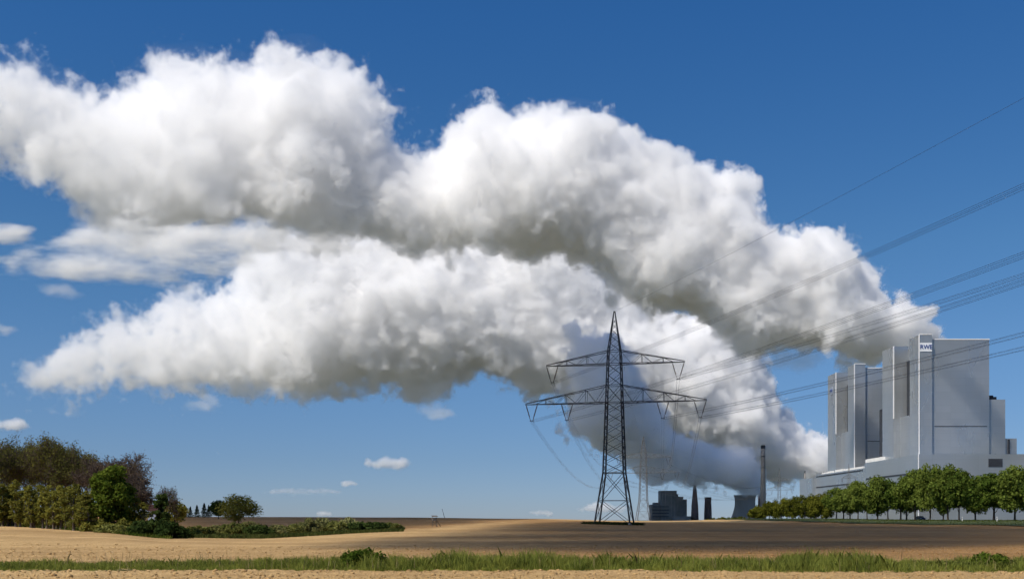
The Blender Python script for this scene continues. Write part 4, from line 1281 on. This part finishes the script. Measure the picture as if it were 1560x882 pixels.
hsX, hsY = (240 - CX) / FPX * 330, 330
ho = tag(empty('farmhouse', (hsX, hsY, gz(hsX, hsY)), .25), 'white farmhouse with brown roof peeping out behind the small bare tree', 'house')
b = MB(); b.box(-2.6, 2.6, -2.5, 2.5, -.3, 2.9); b.build('wall', M_TRIM, ho)
b = MB(); b.add([(-3.0, -2.9, 2.8), (3.0, -2.9, 2.8), (3.0, 2.9, 2.8), (-3.0, 2.9, 2.8), (-3.0, 0, 4.7), (3.0, 0, 4.7)], [(0, 1, 5, 4), (2, 3, 4, 5), (0, 4, 3), (1, 2, 5), (3, 2, 1, 0)]); b.build('roof', mat('brown_tiles', (.14, .06, .04), .8, var=.2, scale=2), ho)
for q in (-1.5, 1.0):
    b = MB(); b.box(q - .4, q + .4, -2.53, -2.49, 1, 2.1); b.build('window', M_DARK, ho)
SHADE = het_mat('shade_cloud', 0.052, 34, .15, .72, 3)
SHADE_D = vol_mat('shade_cloud_small', 0.028)
SHADE_B = vol_mat('shade_cloud_far', 0.023)
SHADE_C = het_mat('shade_cloud_high', 0.026, 120, .30, .62, 3)
FILL_CLOUD = vol_mat('fill_cloud', .012)
cy.volume_step_rate = 3.0
cy.volume_max_steps = 512
cy.volume_bounces = 22
STEAM = SHADE_B
U = [(470,60),(480,60),(520,80),(560,90),(600,120),(618,160),(615,190),(585,195),(600,225),(630,240),(660,228),(678,190),(664,150),(700,133),(745,132),(765,150),(795,182),(815,165),(845,145),(880,160),(910,155),(950,175),(975,205),(1020,230),(1060,240),(1080,255),(1110,250),(1150,265),(1165,290),(1155,310),(1180,340),(1220,345),(1250,335),(1285,345),(1310,372),(1350,402),(1362,430),(1366,448),(1410,458),(1440,476),(1458,490),(1462,535),
 (1400,566),(1350,572),(1310,562),(1265,545),(1235,530),(1200,540),(1150,545),(1090,530),(1060,495),(1020,500),(980,505),(930,470),(900,420),(860,400),(800,415),(740,385),(700,405),(620,400),(560,390),(480,345),(450,260),(470,160)]
UL = [(-170,70),(-60,95),(0,80),(40,68),(80,95),(150,132),(180,108),(215,85),(250,75),(310,68),(370,80),(405,107),(412,60),(450,48),(480,58),(520,80),(560,95),(575,200),(580,300),(560,385),(500,400),(460,372),(400,376),(370,355),(330,385),(290,370),(240,392),(180,380),(110,350),(100,315),(50,292),(-20,265),(-170,285)]
UW = [(100,325),(240,335),(330,330),(420,330),(520,350),(620,360),(640,400),(560,395),(500,410),(440,392),(400,400),(330,400),(250,412),(180,400),(110,370)]
ST = [(-10,405),(30,378),(90,366),(160,372),(230,366),(300,380),(370,400),(400,425),(330,440),(270,434),(200,426),(120,428),(50,432),(0,420)]
L = [(700,375),(740,320),(790,335),(830,300),(880,310),(920,350),(980,430),(1040,470),(1080,460),(1140,495),(1180,530),(1184,570),(1180,588),(1208,602),(1228,636),(1226,652),(1256,648),(1300,680),(1300,735),(1256,740),(1200,748),(1130,750),(1080,740),(1040,700),(960,660),(900,630),(850,612),(800,605),(760,592),(740,560),(690,560),(660,500),(670,430)]
LL = [(10,588),(60,545),(120,508),(160,470),(200,465),(250,450),(300,445),(340,435),(378,448),(356,400),(386,350),(430,322),(470,345),(520,318),(570,350),(610,325),(650,340),(680,315),(740,322),(780,420),(790,520),(755,565),(700,588),(650,616),(600,606),(550,592),(500,612),(440,614),(380,604),(300,610),(200,600),(100,606),(40,602)]
D = [(834,505),(846,486),(885,474),(920,490),(955,515),(985,560),(1010,610),(1050,650),(1100,680),(1150,690),(1180,712),(1170,744),(1152,760),(1116,760),(1100,750),(1040,742),(1000,736),(960,712),(915,708),(880,672),(848,648),(853,600),(846,560)]
PG = 'steam plumes of the power stations'
def ramp_(x0, v0, x1, v1):
    return lambda x: v0 + (v1 - v0) * min(1, max(0, (x - x0) / (x1 - x0)))
S_UP = steam_mat('upper_steam', .095, 62, .55, .11, x0=-700, x1=400, erode1=.95, dens1=.044, edge1=.40, rough=.66)
S_LOW = steam_mat('lower_steam', .075, 85, .55, .11, x0=-950, x1=350, erode1=1.0, dens1=.030, edge1=.45, rough=.66)
S_DARK = steam_mat('shaded_steam', .10, 75, .34, .09, x0=120, x1=400, erode1=.80, edge1=.10, rough=.66)
S_STREAK = steam_mat('streaky_steam', .075, 60, .68, .55, stretch=(.5, 1, 1.5), rough=.68)
S_FAIR = steam_mat('fair_cloud_steam', .04, 75, .62, .55, rough=.66)
S_FAINT = steam_mat('faint_cloud_steam', .024, 60, .74, .7, stretch=(.6, 1, 1.3))

balls = spheres_from_outline(U, lambda x: 1550, 92, 1, 1.0, 320, 8) + spheres_from_outline(UL, lambda x: 1550, 105, 4, 1.0, 260, 10)
fog_cloud('steam_plume', 'huge upper white steam plume streaming left from behind the tall boiler houses', 'steam plume', PG, balls,
          ramp_(-700, 44, 400, 24), 6.0, [(140, 44, 0), (55, 20, 1)], 6.0, 70.0, S_UP, 1)
balls = spheres_from_outline(L, lambda x: 2450, 75, 2, 1.0, 280, 8) + spheres_from_outline(LL, lambda x: 2450, 85, 6, 1.0, 260, 9)
fog_cloud('steam_plume', 'long lower white steam plume with flat grey underside, partly behind the upper one', 'steam plume', PG, balls,
          ramp_(-950, 78, 350, 36), 9.0, [(190, 60, 0), (75, 28, 1)], 9.0, 100.0, S_LOW, 2)
balls = spheres_from_outline(D, lambda x: 2080 + (1000 - x) * .1, 60, 3, 1.0, 220, 7)
fog_cloud('steam_plume', 'shaded dark grey steam plume rolling up behind the large pylon from the old station', 'steam plume', PG, balls,
          ramp_(100, 40, 400, 26), 8.0, [(150, 70, 0), (60, 36, 1)], 8.0, 80.0, S_DARK, 3)
balls = spheres_from_outline(ST, lambda x: 1400, 22, 7, 1.0, 80, 5) + spheres_from_outline(UW, lambda x: 1420, 34, 5, 1.0, 90, 6)
fog_cloud('cloud', 'long streaky pale cloud lying between the two plumes at the left', 'cloud', 'torn scraps of steam at the left', balls,
          24, 6.0, [(60, 12, 0)], 7.0, 50.0, S_STREAK, 7)

# clouds outside the frame whose shade lies on the fields and on the old station
def shade_cloud(poly, alt, thick, rmax, seed, label, voxel=9, m=None):
    """a flat cloud at height alt whose shadow has the outline poly (metres on the ground)"""
    rng = np.random.default_rng(seed)
    p = np.array(poly, float)
    P = rng.uniform(p.min(0), p.max(0), (5000, 2)); d = poly_dist(P, poly)
    k = d > 1.5; P, d = P[k], d[k]
    acc = []; A = np.zeros((0, 2)); R = np.zeros(0)
    for i in np.argsort(-d):
        r = min(d[i], rmax)
        if len(A) and (np.hypot(*(A - P[i]).T) < .5 * np.maximum(R, r)).any(): continue
        A = np.vstack([A, P[i]]); R = np.append(R, r)
        z = alt + rng.uniform(-.2, .2) * thick
        acc.append((Vector((P[i][0] + SUN.x / SUN.z * z, P[i][1] + SUN.y / SUN.z * z, z)), r))
    o = cloud_mesh('cloud', acc, voxel, [(rmax * .8, rmax * .18, 1)], m or STEAM, seed)
    return tag(o, label, 'cloud', 'clouds overhead that shade the land')
S1 = [(-9, 66), (0, 58), (9, 55), (17, 56), (30, 66), (46, 82), (66, 110), (90, 150), (106, 200), (108, 290), (110, 380), (120, 480), (112, 530), (70, 470), (30, 400), (10, 310), (0, 240), (-6, 180), (-9, 130), (-14, 100)]
shade_cloud(S1, 520, 20, 22, 31, 'cloud overhead that shades the field around the large pylon', 5, SHADE)
S2 = [(-62, 205), (-40, 172), (-16, 170), (-13, 235), (-8, 330), (10, 460), (50, 620), (20, 760), (-250, 760), (-220, 560), (-140, 420), (-95, 300)]
shade_cloud(S2, 620, 30, 40, 32, 'cloud overhead that shades the far field below the skyline', 9, SHADE_B)
for k, (tx, ty, tz, r, lab) in enumerate(((362, 1142, 84, 17, 'added small cloud overhead that shades the metal wall left of the dark shade box'), (352, 1100, 95, 15, 'added small cloud overhead that shades the side wall of the further boiler house'), (400, 955, 120, 14, 'added small cloud overhead that dims the front wall of the nearer boiler house'))):
    q = SUN * (420 / SUN.z)  # unseen small clouds added to lay soft shade on the walls
    c = Vector((tx, ty, tz)) + q
    qr = np.random.default_rng(90 + k)
    balls = [(c + Vector((qr.normal() * r * .9, qr.normal() * r * .6, qr.normal() * r * .3)), r * qr.uniform(.5, .9)) for _ in range(9)]
    tag(cloud_mesh('cloud', balls, 5, [(r, r * .3, 1)], SHADE_D, 90 + k), lab, 'cloud', 'clouds overhead that shade the land')
S3 = [(90, 1990), (140, 1960), (420, 1970), (760, 2000), (800, 2230), (740, 2330), (420, 2350), (200, 2320), (100, 2220)]
shade_cloud(S3, 1500, 60, 80, 33, 'cloud overhead that shades the old power station', 18, SHADE_C)

# small fair weather clouds
def puff(px0, px1, py0, py1, Y, label, seed, m=None, group='small clouds in the sky'):
    w = (px1 - px0) / 2; h = (py1 - py0) / 2; cx, cyy = (px0 + px1) / 2, (py0 + py1) / 2
    poly = []
    q_ = np.random.default_rng(seed)
    for k in range(18):
        t = 2 * math.pi * k / 18
        q = q_.uniform(.72, 1.12)
        y = math.sin(t) * h * q
        if y > 0: y *= .55
        poly.append((cx + math.cos(t) * w * q, cyy + y + h * .2))
    balls = spheres_from_outline(poly, lambda x: Y, h * .8, seed, bumps=25, rmin=2)
    s = Y / FPX
    fog_cloud('cloud', label, 'cloud', group, balls, h * s * .32, max(h * s * .16, 4), [(h * s * .8, h * s * .3, 0)], max(h * s * .12, 4), h * s * .75, m or S_FAIR, seed)
puff(546, 640, 690, 722, 4200, 'small flat white cloud highest in the gap left of the large pylon', 41)
puff(512, 554, 727, 745, 4200, 'tiny grey cloud below left of the small flat white one', 42)
puff(800, 855, 771, 790, 4200, 'low white cloud on the skyline left of the large pylon', 43)
puff(872, 968, 760, 788, 4200, 'low white cloud seen through the feet of the large pylon', 44)
puff(478, 510, 774, 791, 4200, 'tiny white cloud on the skyline above the bushes', 45)
puff(-40, 66, 630, 664, 3800, 'flat cloud just above the wood at the left edge', 46)
puff(-30, 36, 484, 518, 2800, 'small pale cloud at the left edge below the streaky cloud', 47, S_FAINT, 'torn scraps of steam at the left')
puff(-60, 62, 322, 384, 1750, 'small round cloud at the left edge beside the upper plume', 48, S_STREAK, 'torn scraps of steam at the left')
puff(50, 142, 422, 466, 1900, 'faint ragged cloud scrap below the streaky cloud at left', 49, S_FAINT, 'torn scraps of steam at the left')
puff(380, 530, 736, 760, 4200, 'faint grey wisp low over the bushes', 50, S_FAINT)
puff(270, 350, 592, 640, 2300, 'faint grey wisp hanging under the lower plume at the left', 51, S_FAINT, 'torn scraps of steam at the left')
puff(630, 700, 600, 650, 2300, 'faint grey wisp hanging under the lower plume left of the pylon', 52, S_FAINT, 'torn scraps of steam at the left')
puff(1150, 1285, 500, 590, 1600, 'faint grey wisp trailing from the upper plume left of the metal walls', 53, S_FAINT, 'torn scraps of steam at the left')

# added unseen cumulus behind the photographer, for fill light and reflections in metal walls
for k, (x, y, z, w, lab) in enumerate(((800, -7000, 900, 700, 'added low white cumulus cloud on the horizon behind the photographer to the right'), (-3500, -6500, 800, 800, 'added low white cumulus cloud on the horizon behind the photographer to the left'), (1700, -2300, 1300, 520, 'added white cumulus cloud behind the photographer to the right'), (-300, -3300, 1200, 600, 'added white cumulus cloud straight behind the photographer'), (-2600, -2900, 1500, 560, 'added white cumulus cloud behind the photographer to the left'), (-3300, 900, 1500, 560, 'added white cumulus cloud far to the left of the photographer'))):
    q = np.random.default_rng(200 + k)
    balls = []
    for _ in range(60):
        a = q.uniform(0, 2 * np.pi); d = math.sqrt(q.random()) * w
        r = q.uniform(.18, .38) * w * (1.15 - .6 * d / w)
        balls.append((Vector((x + math.cos(a) * d, y + math.sin(a) * d, z + q.uniform(0, .5) * (w - d))), r))
    o = cloud_mesh('cloud', balls, 28, [(150, 60, 1), (60, 25, 1)], FILL_CLOUD, 200 + k)
    tag(o, lab, 'cloud', 'added cumulus clouds behind the photographer')
